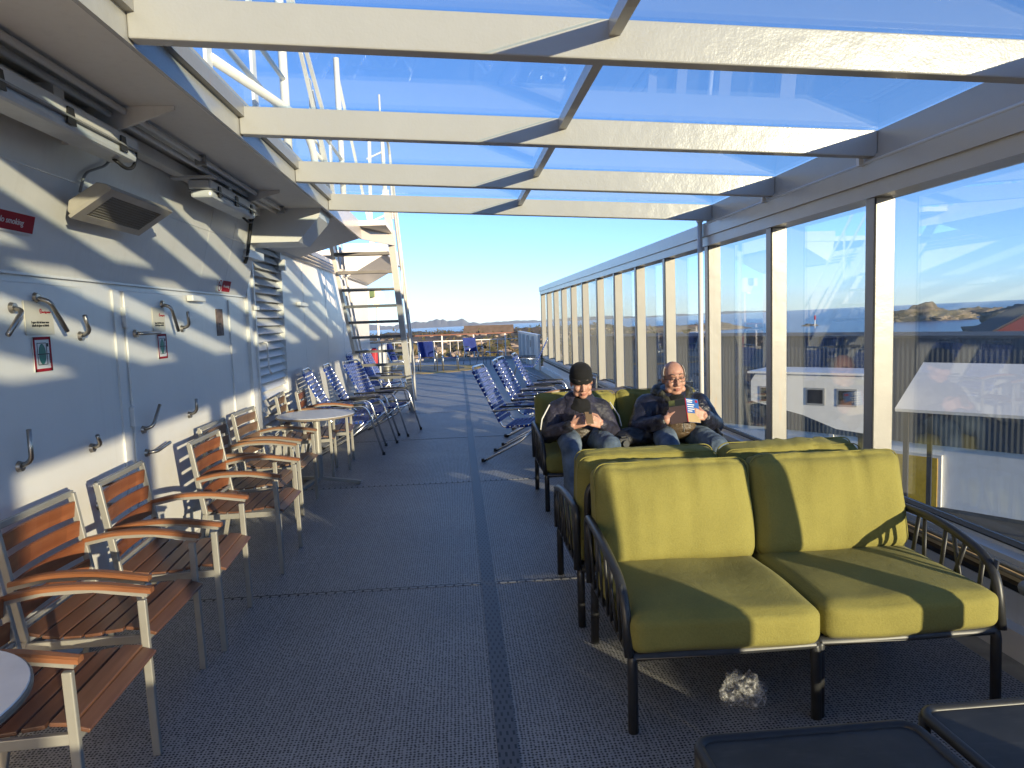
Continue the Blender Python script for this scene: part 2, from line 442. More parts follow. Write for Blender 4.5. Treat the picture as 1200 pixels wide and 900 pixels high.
# brackets, conduits
mb = MB(); mb.box((.03, 5.62, 1.845), (.05, .27, .045), None, .006); mb.build('bracket', M['white_clean'], wall)
mb = MB(); mb.box((.03, 9.4, 1.88), (.05, .5, .05), None, .006); mb.build('bracket', M['white_clean'], wall)
for k in range(3):
    mb = MB(); mb.tube([(.045, 8.5, 2.46+k*.05), (.045, 16.4, 2.46+k*.05)], .014, 8); mb.build('conduit', M['white_clean'], wall)
mb = MB(); mb.tube(fillet([(.14, 3.80, 2.32), (.16, 3.82, 2.42), (.19, 4.02, 2.5), (.21, 4.08, 2.62)], .06), .007, 6); mb.build('heater_cable', M['grey_metal'], wall)
mb = MB(); mb.tube(fillet([(.22, 6.5, 2.60), (.21, 6.62, 2.58), (.14, 6.66, 2.25), (.10, 6.72, 2.2)], .05), .016, 6); mb.build('lamp_cable', M['black'], wall)
mb = MB(); mb.box((.12, 6.9, 2.28), (.08, .5, .07)); mb.box((.05, 8.35, 2.3), (.07, .06, .12)); mb.build('junction_box', M['white_clean'], wall)

# ------------------------------------------------------------------ upper deck overhang
up = thing('upper_deck', 'overhanging upper deck slab with shaded cream underside above the left wall', 'deck')
XE = -1.16
mb = MB(); mb.b2(-7, XE, -5, 8.9, 2.68, 2.80); mb.build('deck_slab', M['soffit'], up)
mb = MB(); mb.b2(XE+.002, XE+.022, -5, 9.1, 2.655, 2.86)
mb.bar((XE+.012, 9.1, 2.757), (-.80, 10.0, 2.757), .02, .205); mb.build('fascia', M['beam'], up)
for y, d, x1 in ((.4, .17, -1.3), (3.62, .17, -1.3), (5.85, .13, -1.35)):
    mb = MB(); m = Matrix(((1,0,0,0),(0,0,-1,y),(0,1,0,0),(0,0,0,1)))
    mb.prism([(-2.0, 2.679), (-2.0, 2.679-d), (-1.75, 2.679-d), (x1, 2.66), (x1, 2.679)], .016, m)
    mb.build('soffit_girder', M['soffit'], up)
mb = MB(); m = Matrix(((1,0,0,0),(0,0,-1,7.25),(0,1,0,0),(0,0,0,1)))
mb.prism([(-2.0, 2.679), (-1.98, 2.38), (-1.42, 2.38), (-1.22, 2.60), (-1.2, 2.679)], .5, m)
mb.build('soffit_box', M['white_clean'], up)
# warped aft soffit, closed wedge
bm = bmesh.new()
q = [(-2.0, 7.3, 2.45), (XE, 7.3, 2.679), (XE, 9.2, 2.679), (-2.0, 9.2, 2.44), (-2.0, 7.3, 2.679), (-2.0, 9.2, 2.679)]
vs = [bm.verts.new(p) for p in q]
for f in ((0,1,2,3), (0,4,1), (3,2,5), (0,3,5,4), (4,5,2,1)): bm.faces.new([vs[i] for i in f])
w = MB(); w._add(bm); w.build('aft_soffit', M['soffit'], up)
mb = MB(); mb.b2(-2.0, -.82, 8.95, 10.1, 2.80, 2.86); mb.build('stair_landing', M['soffit'], up)
for x, z in ((-1.53, 2.655), (-1.60, 2.645)):
    mb = MB(); mb.tube([(x, -5, z), (x, 6.95, z)], .016, 8); mb.build('soffit_pipe', M['soffit'], up)
mb = MB(); mb.b2(-1.78, -1.71, -5, 6.6, 2.60, 2.665); mb.build('cable_tray', M['soffit'], up)
mb = MB()
for y in (2.0, 4.6, 6.6): mb.b2(-1.56, -1.50, y, y+.03, 2.62, 2.679)
mb.build('pipe_clip', M['grey_metal'], up)
# second overhang further aft
mb = MB(); mb.b2(-7, -1.25, 13.3, 16.6, 2.86, 2.95); mb.build('aft_deck_slab', M['soffit'], up)
bm = bmesh.new()
q = [(-2.0, 13.3, 2.859), (-1.25, 13.3, 2.859), (-1.25, 16.6, 2.859), (-2.0, 16.6, 2.859), (-2.0, 13.4, 2.45), (-2.0, 16.6, 2.45)]
vs = [bm.verts.new(p) for p in q]
for f in ((0,1,2,3), (4,5,2), (4,2,1), (0,4,1), (0,3,5,4), (3,2,5)): bm.faces.new([vs[i] for i in f])
w = MB(); w._add(bm); w.build('aft_overhang_soffit', M['soffit'], up)
mb = MB(); mb.b2(-1.25, -1.22, 13.3, 16.6, 2.84, 3.12); mb.b2(-2.0, -1.25, 13.27, 13.3, 2.86, 3.05); mb.build('aft_fascia', M['white_clean'], up)

# upper deck railing and masts seen through the glass roof
ur = thing('upper_railing', 'white tube railing with flat posts on the upper deck above the glass roof', 'railing', (0, 0, 2.86))
for y in (3.1, 4.16, 5.1, 7.13, 8.13, 9.0):
    MB().bar((-1.3, y, -.06), (-1.3, y, 1.08), .09, .02, (1,0,0)).build('post', M['white_clean'], ur)
for z in (.42, .72): 
    MB().tube([(-1.3, 1.8, z), (-1.3, 6.0, z)], .02, 8).build('rail', M['white_clean'], ur)
    MB().tube([(-1.3, 7.0, z), (-1.3, 9.0, z)], .02, 8).build('rail', M['white_clean'], ur)
for y in (6.02, 8.9):
    MB().tube([(-1.3, y, -.06), (-1.3, y, 1.9)], .035, 10).build('stanchion', M['white_clean'], ur)
for a, b in (((-1.3, 6.02, 1.75), (-1.25, 7.9, .1)), ((-1.3, 6.02, 1.8), (-1.2, 7.55, .62)), ((-1.3, 7.2, 1.0), (-1.3, 8.1, -.05)), ((-1.3, 8.9, 1.75), (-1.1, 9.8, 0))):
    MB().bar(a, b, .045, .03, (1,0,0)).build('brace', M['white_clean'], ur)
MB().tube(fillet([(-1.3, 4.2, .25), (-1.1, 5.6, .3), (-1.05, 5.75, .1), (-1.05, 5.8, -.05)], .15), .03, 8).build('brace', M['white_clean'], ur)
fl = thing('floodlight', 'small white box floodlight on the brace above the glass roof', 'lamp', (-1.05, 7.35, 3.55), .3)
MB().box((0,0,0), (.22, .20, .13), None, .015).build('housing', M['white_clean'], fl)
MB().box((0,0,-.072), (.18, .16, .014)).build('lens', M['frosted'], fl)
MB().bar((-.12, 0, .05), (-.3, .02, .22), .03, .02).build('bracket', M['white_clean'], fl)
wb = thing('mast_lattice', 'white lattice mast with cross bars standing aft above the stair', 'mast', (-1.35, 14.2, 2.95))
for x in (-.25, .1): MB().bar((x, 0, 0), (x*.7, 0, 2.2), .06, .05, (0,1,0)).build('mast_leg', M['white_clean'], wb)
for k in range(5): MB().bar((-.25, 0, .2+k*.4), (.1, 0, .35+k*.4), .03, .03, (0,1,0)).build('cross_bar', M['white_clean'], wb)
MB().tube([(.05, 0, 0), (.05, 0, 3.0)], .02, 8).build('pole', M['white_clean'], wb)

# ------------------------------------------------------------------ glass canopy
can = thing('glass_canopy', 'pitched glass canopy carried on cream painted cross beams over the deck', 'canopy')
XL, XR, ZL, ZR = XE+.024, 2.50, 2.668, 2.484
BY = [-4.02, -2.67, -1.31, .045, 1.40, 2.756, 4.09, 5.44, 6.80]
H = .15
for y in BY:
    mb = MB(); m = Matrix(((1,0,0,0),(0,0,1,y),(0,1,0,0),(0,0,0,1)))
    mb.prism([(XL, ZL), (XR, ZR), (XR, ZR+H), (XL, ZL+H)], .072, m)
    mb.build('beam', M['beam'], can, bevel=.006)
sl = (ZR-ZL)/(XR-XL)
xb = .64; zb = ZL + (xb-XL)*sl
MB().b2(xb-.022, xb+.022, -4, 6.872, zb+.088, zb+H-.004).build('glazing_bar', M['beam'], can)
MB().b2(XL-.002, XL+.03, -4.02, 6.87, ZL+.09, ZL+H+.03).build('wall_rail', M['post'], can)
for k in range(len(BY)-1):
    for (xa, xc) in ((XL+.032, xb-.004), (xb+.004, XR+.02)):
        y0, y1 = BY[k]+.006+.03, BY[k+1]+.030
        za, zc = ZL+H+.006+(xa-XL)*sl, ZL+H+.006+(xc-XL)*sl
        bm = bmesh.new()
        q = [(xa,y0,za),(xc,y0,zc),(xc,y1,zc),(xa,y1,za),(xa,y0,za+.012),(xc,y0,zc+.012),(xc,y1,zc+.012),(xa,y1,za+.012)]
        vs = [bm.verts.new(p) for p in q]
        for f in ((0,3,2,1),(4,5,6,7),(0,1,5,4),(1,2,6,5),(2,3,7,6),(3,0,4,7)): bm.faces.new([vs[i] for i in f])
        w = MB(); w._add(bm); w.build('glass_pane', M['roof_glass'], can)
mb = MB(); mb.b2(2.502, 2.66, -5, 6.92, 2.478, ZR+H+.0); mb.b2(2.485, 2.502, -5, 6.92, 2.478, 2.50); mb.build('edge_beam', M['beam'], can)
MB().tube([(2.475, -5, 2.462), (2.475, 6.9, 2.462)], .011, 8).build('conduit', M['white_clean'], can)
cp = MB(); cp.tube([(2.44, 6.98, .0), (2.44, 6.98, 2.54)], .024, 14); cp.lathe([(.05, 0), (.05, .012)], 20, (2.44, 6.98, 0)); cp.lathe([(.035, 2.49), (.035, 2.56)], 16, (2.44, 6.98, 0)); cp.build('round_post', M['white_clean'], can)
for y in BY[5:8]: MB().b2(2.44, 2.47, y+.09, y+.12, 2.45, ZR+.03).build('pipe_hanger', M['white_clean'], can)

# ------------------------------------------------------------------ glass windbreak (right)
wbk = thing('glass_windbreak', 'tall windbreak of glass panes between white posts along the right side', 'windbreak')
mb = MB(); mb.b2(2.46, 2.53, -5, 21.1, -.006, .125); mb.b2(2.53, 2.70, -5, 21.1, -.006, .27); mb.b2(2.575, 2.70, -5, 21.1, .27, .40)
mb.build('sill_wall', M['white'], wbk)
MB().b2(2.515, 2.575, -5, 21.1, .385, .40).build('sill_cap', M['white_clean'], wbk)
MB().b2(2.532, 2.573, -5, 21.1, .272, .30).build('cable_duct', M['black'], wbk)
MB().tube([(2.545, -5, .345), (2.545, 21, .345)], .012, 8).build('conduit', M['deck_paint'], wbk)
mb = MB(); mb.b2(2.52, 2.68, -5, 21.1, .402, .43); mb.b2(2.59, 2.66, -5, 21.1, .43, .452); mb.build('bottom_frame', M['white_clean'], wbk)
MB().b2(2.585, 2.665, -5, 21.1, .4525, .46).build('gasket', M['rubber'], wbk)
mb = MB(); mb.b2(2.47, 2.68, -5, 21.1, 2.345, 2.474); mb.b2(2.49, 2.67, -5, 21.1, 2.255, 2.345)
mb.build('header', M['beam'], wbk)
PY = [4.16, 5.56, 6.98, 8.45, 9.82, 11.18, 12.59, 14.06, 15.46, 16.86, 18.21, 19.56, 20.97]
PY = [4.16-1.4*k for k in range(6, 0, -1)] + PY
for y in PY:
    p = MB().b2(2.50, 2.632, y-.045, y+.045, .432, 2.253).build('post', M['post'], wbk, bevel=.004)
    MB().b2(2.503, 2.512, y-.0485, y-.0455, .44, 2.25).build('gasket', M['rubber'], p)
    MB().b2(2.515, 2.55, y+.0455, y+.052, .44, 2.25).build('gasket', M['rubber'], p)
for a, b in zip(PY, PY[1:]):
    MB().b2(2.640, 2.650, a+.004, b-.004, .462, 2.253).build('glass_pane', M['glass'], wbk)
cm = MB()   # end stop of the conduit seen beside the sofa arm
cm.lathe([(.03, 0), (.035, .02), (.035, .12), (.02, .14)], 16, (2.44, 2.72, .36), (0, 1, 0))
tag(cm.build('pipe_coupling', M['grey_metal']), 'short grey pipe coupling on the sill beside the right sofa arm', 'pipe fitting')

# ------------------------------------------------------------------ low bulwark and aft railing
bw = thing('bulwark_panel', 'white solid bulwark panel closing the side behind the last windbreak pane', 'bulwark')
mb = MB(); mb.b2(2.40, 2.46, 21.12, 27.9, -.006, 1.04); mb.build('panel', M['white'], bw)
MB().b2(2.37, 2.49, 21.12, 27.9, 1.04, 1.075).build('cap_rail', M['white_clean'], bw)
for y in (22.4, 23.9, 25.4, 26.9): MB().b2(2.31, 2.40, y-.03, y+.03, 0, 1.0).build('stiffener', M['white_clean'], bw)
MB().b2(2.394, 2.40, 23.0, 23.5, .62, .85).build('fairlead', M['black'], bw)
ral = thing('aft_railing', 'white aft railing with brown wooden cap across the stern end', 'railing', (0, 28.0, 0))
MB().b2(-7, 2.36, -.05, .05, 1.0, 1.045).build('cap_rail', plain('varnished_cap', (.15,.055,.03), .5), ral)
for z in (.78,): MB().tube([(-7, 0, z), (2.36, 0, z)], .02, 6).build('rail', M['white_clean'], ral)
k = -6.8
while k < 2.4:
    MB().bar((k, 0, 0), (k, 0, 1.0), .05, .05, (0,1,0)).build('post', M['white_clean'], ral); k += 1.24
mb = MB(); k = -6.8
for i in range(int(9.2/.31)):
    if i % 4: mb.tube([(-6.8+i*.31, 0, .12), (-6.8+i*.31, 0, .78)], .012, 5)
mb.build('balusters', M['white_clean'], ral)
MB().b2(-7, 2.36, -.03, .03, .0, .11).build('toe_plate', M['grey_metal'], ral)

# ------------------------------------------------------------------ stair
st = thing('ship_stair', 'steep white open stair rising to the upper deck beside the blue chairs', 'stair')
SLP = .93; M['tread'] = plain('tread_grey', (.13,.13,.125), .6)
def sz(y): return (12.9-y)*SLP
for x, wd in ((-.86, .085), (-1.66, .05)):
    a, b = V((x, 12.9, .0)), V((x, 9.66, sz(9.66)))
    d = (b-a).normalized(); n = V((0, d.z, -d.y))
    mb = MB(); m = Matrix(((0,0,1,x-(.03 if wd < .1 else .0)),(1,0,0,0),(0,1,0,0),(0,0,0,1)))
    mb.prism([(12.97, 0), (12.73, 0), (9.5, sz(9.5)-.05), (9.5, sz(9.5)+.16), (9.66, sz(9.66)+.12)], wd, m)
    mb.build('stringer', M['white'], st)
for k in range(12):
    z = .22 + k*.235; y = 12.9 - z/SLP
    mb = MB(); mb.b2(-1.64, -.89, y-.13, y+.10, z-.022, z+.004); mb.b2(-1.64, -.89, y-.14, y-.125, z-.03, z+.012)
    mb.build('tread', M['tread'], st)
for x in (-.79, -1.68):
    for off in (.45, .85):
        MB().tube(fillet([(x, 12.75, .2), (x, 12.55, .28+off), (x, 9.6, sz(9.6)+off), (x, 9.1, sz(9.6)+off)], .12), .018, 8).build('handrail', M['white_clean'], st)
    for y in (11.9, 10.8, 9.7):
        MB().tube([(x, y, sz(y)), (x, y, sz(y)+.85)], .014, 6).build('rail_post', M['white_clean'], st)
# ------------------------------------------------------------------ teak armchair (front = +X)
def make_armchair(name, label, fresh=True, group=None):
    tk = M['teak'] if fresh else M['teak_old']; ta = M['teak_arm'] if fresh else M['teak_old_arm']
    t = thing(name, label, 'armchair', group=group)
    for s in (-1, 1):
        y = s*.275
        lg = MB(); lg.bar((.255, y, 0), (.245, y, .615), .03, .022, (0,1,0)); lg.build('leg', M['alu'], t, bevel=.004)
        lg = MB(); lg.bar((-.30, y, 0), (-.205, y, .43), .03, .022, (0,1,0)); lg.build('leg', M['alu'], t, bevel=.004)
        bp = MB(); bp.bar((-.205, y, .42), (-.275, y, .885), .032, .022, (0,1,0)); bp.build('back_post', M['alu'], t, bevel=.004)
        sr = MB(); sr.bar((.245, y, .405), (-.205, y, .40), .02, .035, (0,0,1)); sr.build('seat_rail', M['alu'], t, bevel=.003)
        ar = MB(); pts = [(-.245, y, .64), (-.1, y, .668), (.08, y, .668), (.27, y, .635)]
        for a, b in zip(pts, pts[1:]): ar.bar(a, b, .024, .018, (0,0,1))
        af = ar.build('armrest_frame', M['alu'], t)
        ar = MB(); pr = fillet([(-.24, y, .657), (-.1, y, .685), (.08, y, .685), (.285, y, .648)], .12, 5)
        bm = bmesh.new(); rg = []
        for i, p in enumerate(pr):
            w = .024 if 0 < i < len(pr)-1 else .018
            rg.append([bm.verts.new(p+V((0, dy, dz))) for dy, dz in ((-w, -.008), (w, -.008), (w, .006), (w*.6, .011), (-w*.6, .011), (-w, .006))])
        for a, b in zip(rg, rg[1:]):
            for i in range(6): bm.faces.new((a[i], a[(i+1) % 6], b[(i+1) % 6], b[i]))
        bm.faces.new(rg[0][::-1]); bm.faces.new(rg[-1]); ar._add(bm)
        ar.build('armrest', ta, af)
    MB().bar((-.277, -.285, .882), (-.277, .285, .882), .016, .028, (0,0,1)).build('back_bar', M['alu'], t, bevel=.003)
    MB().bar((-.214, -.275, .485), (-.214, .275, .485), .016, .02, (0,0,1)).build('back_bar', M['alu'], t, bevel=.003)
    b = MB()
    for k in range(4):
        z = .535 + k*.092; x = -.212 - (z-.485)*.15 - .004
        c = []   # slightly dished slat
        for j in range(7):
            u = j/6*2-1; c.append(V((x - .022*(1-u*u), u*.262, z)))
        for p, q in zip(c, c[1:]): b.bar(p, q, .012, .072, (.15, 0, 1))
    b.build('backrest', tk, t)
    s = MB()
    prof = [(-.19, .425), (-.115, .408), (-.035, .402), (.045, .407), (.125, .418), (.205, .424), (.262, .405)]
    for k, (x, z) in enumerate(prof):
        nx = prof[min(k+1, 6)]; pv = prof[max(k-1, 0)]
        a = math.atan2(nx[1]-pv[1], nx[0]-pv[0])
        s.box((x, 0, z+.018), (.068 if k < 6 else .05, .525, .014), Matrix.Rotation(-a, 4, 'Y'), .003)
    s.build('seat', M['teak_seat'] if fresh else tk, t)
    fr = MB(); fr.b2(.235, .252, -.265, .265, .385, .41); fr.b2(-.2, -.185, -.265, .265, .385, .41); fr.build('seat_cross_bar', M['alu'], t)
    return t
G = 'teak armchairs along the white wall'
A0 = make_armchair('armchair', 'orange teak armchair nearest the camera with its front tucked behind the near round table', True, G)
A0.location = (-1.455, 2.395, 0); A0.rotation_euler.z = R(2)
A4 = make_armchair('armchair', 'weathered grey-brown teak armchair half hidden behind the third orange armchair from the camera', False, G)
def chair(src, x, y, rz, label): return dup(src, (x, y, 0), R(rz), label, G)
chair(A0, -1.53, 3.09, 0, 'second orange teak armchair from the camera with a broad sunlit backrest')
chair(A0, -1.50, 3.80, 3, 'third orange teak armchair from the camera, standing below the closed storage door seam')
chair(A0, -1.46, 4.90, 0, 'fourth orange teak armchair from the camera, apart from the third by a small gap')
A4.location = (-1.63, 5.57, 0)
chair(A4, -1.62, 6.33, -2, 'weathered teak armchair just before the round pedestal table by the wall')
chair(A4, -1.64, 7.72, 6, 'grey weathered teak armchair with its back against the louvred vent beyond the round table')
chair(A0, -1.52, 8.14, 4, 'reddish teak armchair beyond the round table and next to the first blue chair')
c = dup(A4, (1.83, 7.35, 0), R(90+8), 'teak armchair with silver lit slats behind the sofa of the two readers', 'teak armchairs by the windbreak')
c.rotation_euler.z = R(200)
c.location = (2.02, 7.25, 0)
c = dup(A4, (1.35, 8.6, 0), R(185), 'teak armchair standing beyond the wooden table behind the capped reader', 'teak armchairs by the windbreak')

# ------------------------------------------------------------------ tables
def round_table(name, label, loc, rz=0.):
    t = thing(name, label, 'table', loc, rz)
    mb = MB(); mb.lathe([(.01, .705), (.36, .705), (.378, .712), (.38, .722), (.376, .731), (.01, .732)], 56); mb.build('tabletop', M['table_top'], t)
    mb = MB(); mb.lathe([(.378, .7095), (.3835, .713), (.3835, .7245), (.378, .728)], 56, cap=False); mb.build('table_edge', plain('table_edge', (.20,.16,.12), .5), t)
    mb = MB(); mb.lathe([(.036, .07), (.036, .70)], 20); mb.lathe([(.12, .69), (.12, .703)], 24); mb.build('pedestal', M['alu'], t)
    for k in range(3):
        a = PI*2/3*k + .5
        d = V((math.cos(a), math.sin(a), 0))
        mb = MB(); mb.bar(V((0,0,.085))+d*.02, V((0,0,.022))+d*.40, .05, .032); mb.lathe([(.02, 0), (.02, .012)], 12, d*.37); mb.build('leg', M['alu'], t, bevel=.004)
    return t
round_table('round_table', 'round white-topped pedestal table by the wall among the armchairs', (-1.43, 7.12, 0), R(-25))
round_table('round_table', 'round white table cut off by the left edge in the near corner', (-1.485, 1.70, 0), R(10))
wt_ = thing('slatted_table', 'low slatted wooden table behind the sofa of the two readers', 'table', (1.62, 8.0, 0))
mb = MB()
for k in range(7): mb.box((0, -.27+k*.09, .735), (.62, .078, .022), None, .003)
mb.build('tabletop', M['teak_old'], wt_)
for x in (-.27, .27):
    for y in (-.26, .26): MB().b2(x-.018, x+.018, y-.018, y+.018, 0, .724).build('leg', M['alu'], wt_)
MB().b2(-.3, .3, -.30, .30, .70, .7235).build('table_frame', M['alu'], wt_)

def low_table(label, loc, rz=0.):
    t = thing('low_table', label, 'table', loc, rz)
    w, r = .335, .05
    def rr(w, r, n=6):
        p = []
        for cx_, cy_, a0 in ((w-r, w-r, 0), (-w+r, w-r, 90), (-w+r, -w+r, 180), (w-r, -w+r, 270)):
            for k in range(n+1):
                a = R(a0+90*k/n); p.append((cx_+r*math.cos(a), cy_+r*math.sin(a)))
        return p
    MB().prism(rr(w-.012, r-.01), .012, Matrix.Translation((0,0,.345))).build('tabletop', M['anthracite_top'], t)
    MB().tube([(x, y, .352) for x, y in rr(w, r)], .017, 8, True).build('rim', M['anthracite'], t)
    for x in (-1, 1):
        for y in (-1, 1):
            MB().tube([(x*(w-.012), y*(w-.012), 0), (x*(w-.012), y*(w-.012), .345)], .018, 10).build('leg', M['anthracite'], t)
    return t
def topmat():
    m, t, b = nt('table_tray_laminate'); v = coord(t)
    f = noise_n(t, v, 9, 5); f2 = noise_n(t, coord(t, (1.5, 6, 1), rot=(0,0,.5)), 6, 4)
    c = ramp(t, f, [(.3, (.024,.026,.028)), (.75, (.05,.051,.05))])
    d = math_n(t, 'MULTIPLY', ramp(t, f2, [(.55, (0,0,0)), (.8, (1,1,1))]), .30)
    L(t, mixc(t, d, c, (.12,.12,.11)), b.inputs['Base Color']); b.inputs['Roughness'].default_value = .55
    return m
M['anthracite_top'] = topmat()
low_table('square black low table at the bottom edge in front of the green seats', (.985, 1.61, 0))
low_table('square black low table in the bottom right corner with its rim lit by the sun', (1.715, 1.665, .006))

# ------------------------------------------------------------------ sofas
def cushion(w, d, h, r=.05, bulge=(.02,.02,.03), seed=0, pucker=None, n=26):
    """soft rounded box w(x) d(y) h(z) centred at 0; pucker = axis sign of the gathered seam"""
    bm = bmesh.new(); bmesh.ops.create_cube(bm, size=2)
    bmesh.ops.subdivide_edges(bm, edges=bm.edges[:], cuts=n, use_grid_fill=True)
    hx, hy, hz = w/2, d/2, h/2
    for v in bm.verts:
        u = V(v.co)
        p = V((u.x*hx, u.y*hy, u.z*hz))
        c = V((max(-hx+r, min(hx-r, p.x)), max(-hy+r, min(hy-r, p.y)), max(-hz+r, min(hz-r, p.z))))
        e = p-c
        if e.length > 1e-6: p = c + e.normalized()*min(e.length, r) if e.length > r else p
        fx, fy, fz = (1-u.x**4), (1-u.y**4), (1-u.z**4)
        p.x += math.copysign(bulge[0]*fy*fz, u.x)*abs(u.x)**3
        p.y += math.copysign(bulge[1]*fx*fz, u.y)*abs(u.y)**3
        p.z += math.copysign(bulge[2]*fx*fy, u.z)*abs(u.z)**3
        q = p*3.2 + V((seed*7.1, seed*3.3, 0))
        p += (noise.noise_vector(q))*.014
        if pucker == 'top':
            k = max(0, u.z)**2
            g = -abs(noise.noise(V((p.x*24+seed*5, p.z*2.0, seed))))*1.1 - abs(noise.noise(V((p.x*10+seed*3, p.z*1.2, 2+seed))))*1.3
            p.y += g*.026*(k*.8+.26)*math.copysign(1, u.y) * (abs(u.y)**.5)
            p.z += -abs(noise.noise(V((p.x*24+seed*5, seed*2, 1))))*.016*k
        v.co = p
    m = MB(); m._add(bm, True); return m
def piping(o_name, w, d, h, z, mat, parent, r=.004, rad=.05, dy=0):
    pass
def seat_module(label, loc, rz, arm=0, seed=0, group=None):
    t = thing('seat_module', label, 'sofa', loc, rz, group)
    fm = M['anthracite']
    hw = .362
    # legs that flow into the seat rail
    fr = MB(); fr.tube(fillet([(-hw, -.37, .30), (-hw, -.37, .305), (hw, -.37, .305), (hw, -.37, .30)], .001), .021, 10)
    for x in (-hw, hw): fr.tube([(x, -.37, .305), (x, .38, .305)], .021, 10)
    fr.tube([(-hw, .38, .305), (hw, .38, .305)], .021, 10)
    fr.b2(-.34, .34, -.34, .36, .296, .318)
    fr.build('seat_frame', fm, t)
    for x in (-hw, hw):
        for y in (-.37, .36):
            s = 1 if x > 0 else -1
            MB().tube(fillet([(x, y, .305), (x+.004*s, y-(.005 if y < 0 else -.015), .28), (x+.006*s, y-(.008 if y < 0 else -.03), 0)], .05), .0205, 10).build('leg', fm, t)
    bk = MB()
    bk.tube(fillet([(-.33, .385, .305), (-.33, .44, .78), (.33, .44, .78), (.33, .385, .305)], .09), .018, 10)
    for k in range(6):
        x = -.25+k*.1; j = (.04 if k % 2 else -.03)
        bk.tube([(x, .39, .31), (x+j, .44, .775)], .014, 6, flat=.5)
    bk.build('back_frame', fm, t)
    if arm:
        x = arm*.385
        a = MB()
        path = fillet([(x, .39, .31), (x, .42, .635), (x+arm*.012, .0, .64), (x, -.34, .565), (x-arm*.005, -.385, .31)], [.06, .3, .13], 6)
        a.tube(path, .0195, 10)
        an = a.build('armrest', fm, t)
        def top(y): return .632 if y > 0 else .632 - (y/-.34)**1.6*.06
        sl_ = MB()
        for (y0, y1) in ((.30, .33), (.21, .16), (.10, .12), (.0, -.03), (-.06, -.16), (-.17, -.07), (-.24, -.26), (-.31, -.33)):
            sl_.tube([(x*.985, y0, .31), (x+arm*.01, y1, top(y1))], .013, 8, flat=.55)
        sl_.build('slats', fm, an)
    sc = cushion(.738, .745, .155, .045, (.006,.012,.012), seed); o = sc.build('seat_cushion', M['olive'], t)
    o.location = (0, -.045, .395)
    def ring(w_, h_, rc, dv, axis):
        pts = []
        for cx_, cy_, a0 in ((w_/2-rc, h_/2-rc, 0), (-w_/2+rc, h_/2-rc, 90), (-w_/2+rc, -h_/2+rc, 180), (w_/2-rc, -h_/2+rc, 270)):
            for q_ in range(7):
                a = R(a0+15*q_); x_, y_ = cx_+rc*math.cos(a), cy_+rc*math.sin(a)
                x_ += noise.noise(V((x_*9, y_*9, seed)))*.004
                pts.append((x_, y_, dv) if axis == 'z' else (x_, dv, y_))
        return pts
    bc = cushion(.738, .20, .47, .055, (.005,.028,.012), seed+3, 'top'); o = bc.build('back_cushion', M['olive'], t)
    for dv in (.048, -.048): MB().tube(ring(.741, .480, .055, dv, 'y'), .0032, 6, True).build('piping', M['olive'], o)
    o.location = (0, .305, .672); o.rotation_euler = (R(-11), 0, 0)
    return t
seat_module('green cushioned seat with slatted left arm, nearest of the green seats on the aisle side', (.985, 2.955, 0), 0, -1, 1, 'green seats')
seat_module('green cushioned seat with slatted right arm in the near pair, beside the windbreak', (1.742, 2.965, 0), R(-.5), 1, 2, 'green seats')
seat_module('green seat facing away on the aisle side, back to back with the nearest seat', (.955, 3.93, 0), PI, 1, 5, 'green seats')
seat_module('green seat facing away beside the windbreak, back to back with the near right seat', (1.72, 3.93, 0), PI, -1, 6, 'green seats')
seat_module('green seat under the person in the black cap, slatted arm on the aisle side', (1.06, 6.14, 0), 0, -1, 8, 'green seats')
seat_module('green seat under the older reader, slatted arm on the windbreak side', (1.815, 6.14, 0), 0, 1, 9, 'green seats')

for lb, x, y, rz in (('added green seat out of view, aisle side of the pair beside the camera, shading the deck', 1.0, .15, 0), ('added green seat out of view beside the windbreak, right of the camera, shading the deck', 1.76, .15, 0),
        ('added green seat out of view, facing forward on the aisle side, shading the deck', .97, -.80, PI), ('added green seat out of view, facing forward beside the windbreak, shading the deck', 1.74, -.80, PI)):
    seat_module(lb, (x, y, 0), rz, 0, int(abs(y)*10)+int(x*3), 'green seats')  # unseen seats added to cast shade on the near deck

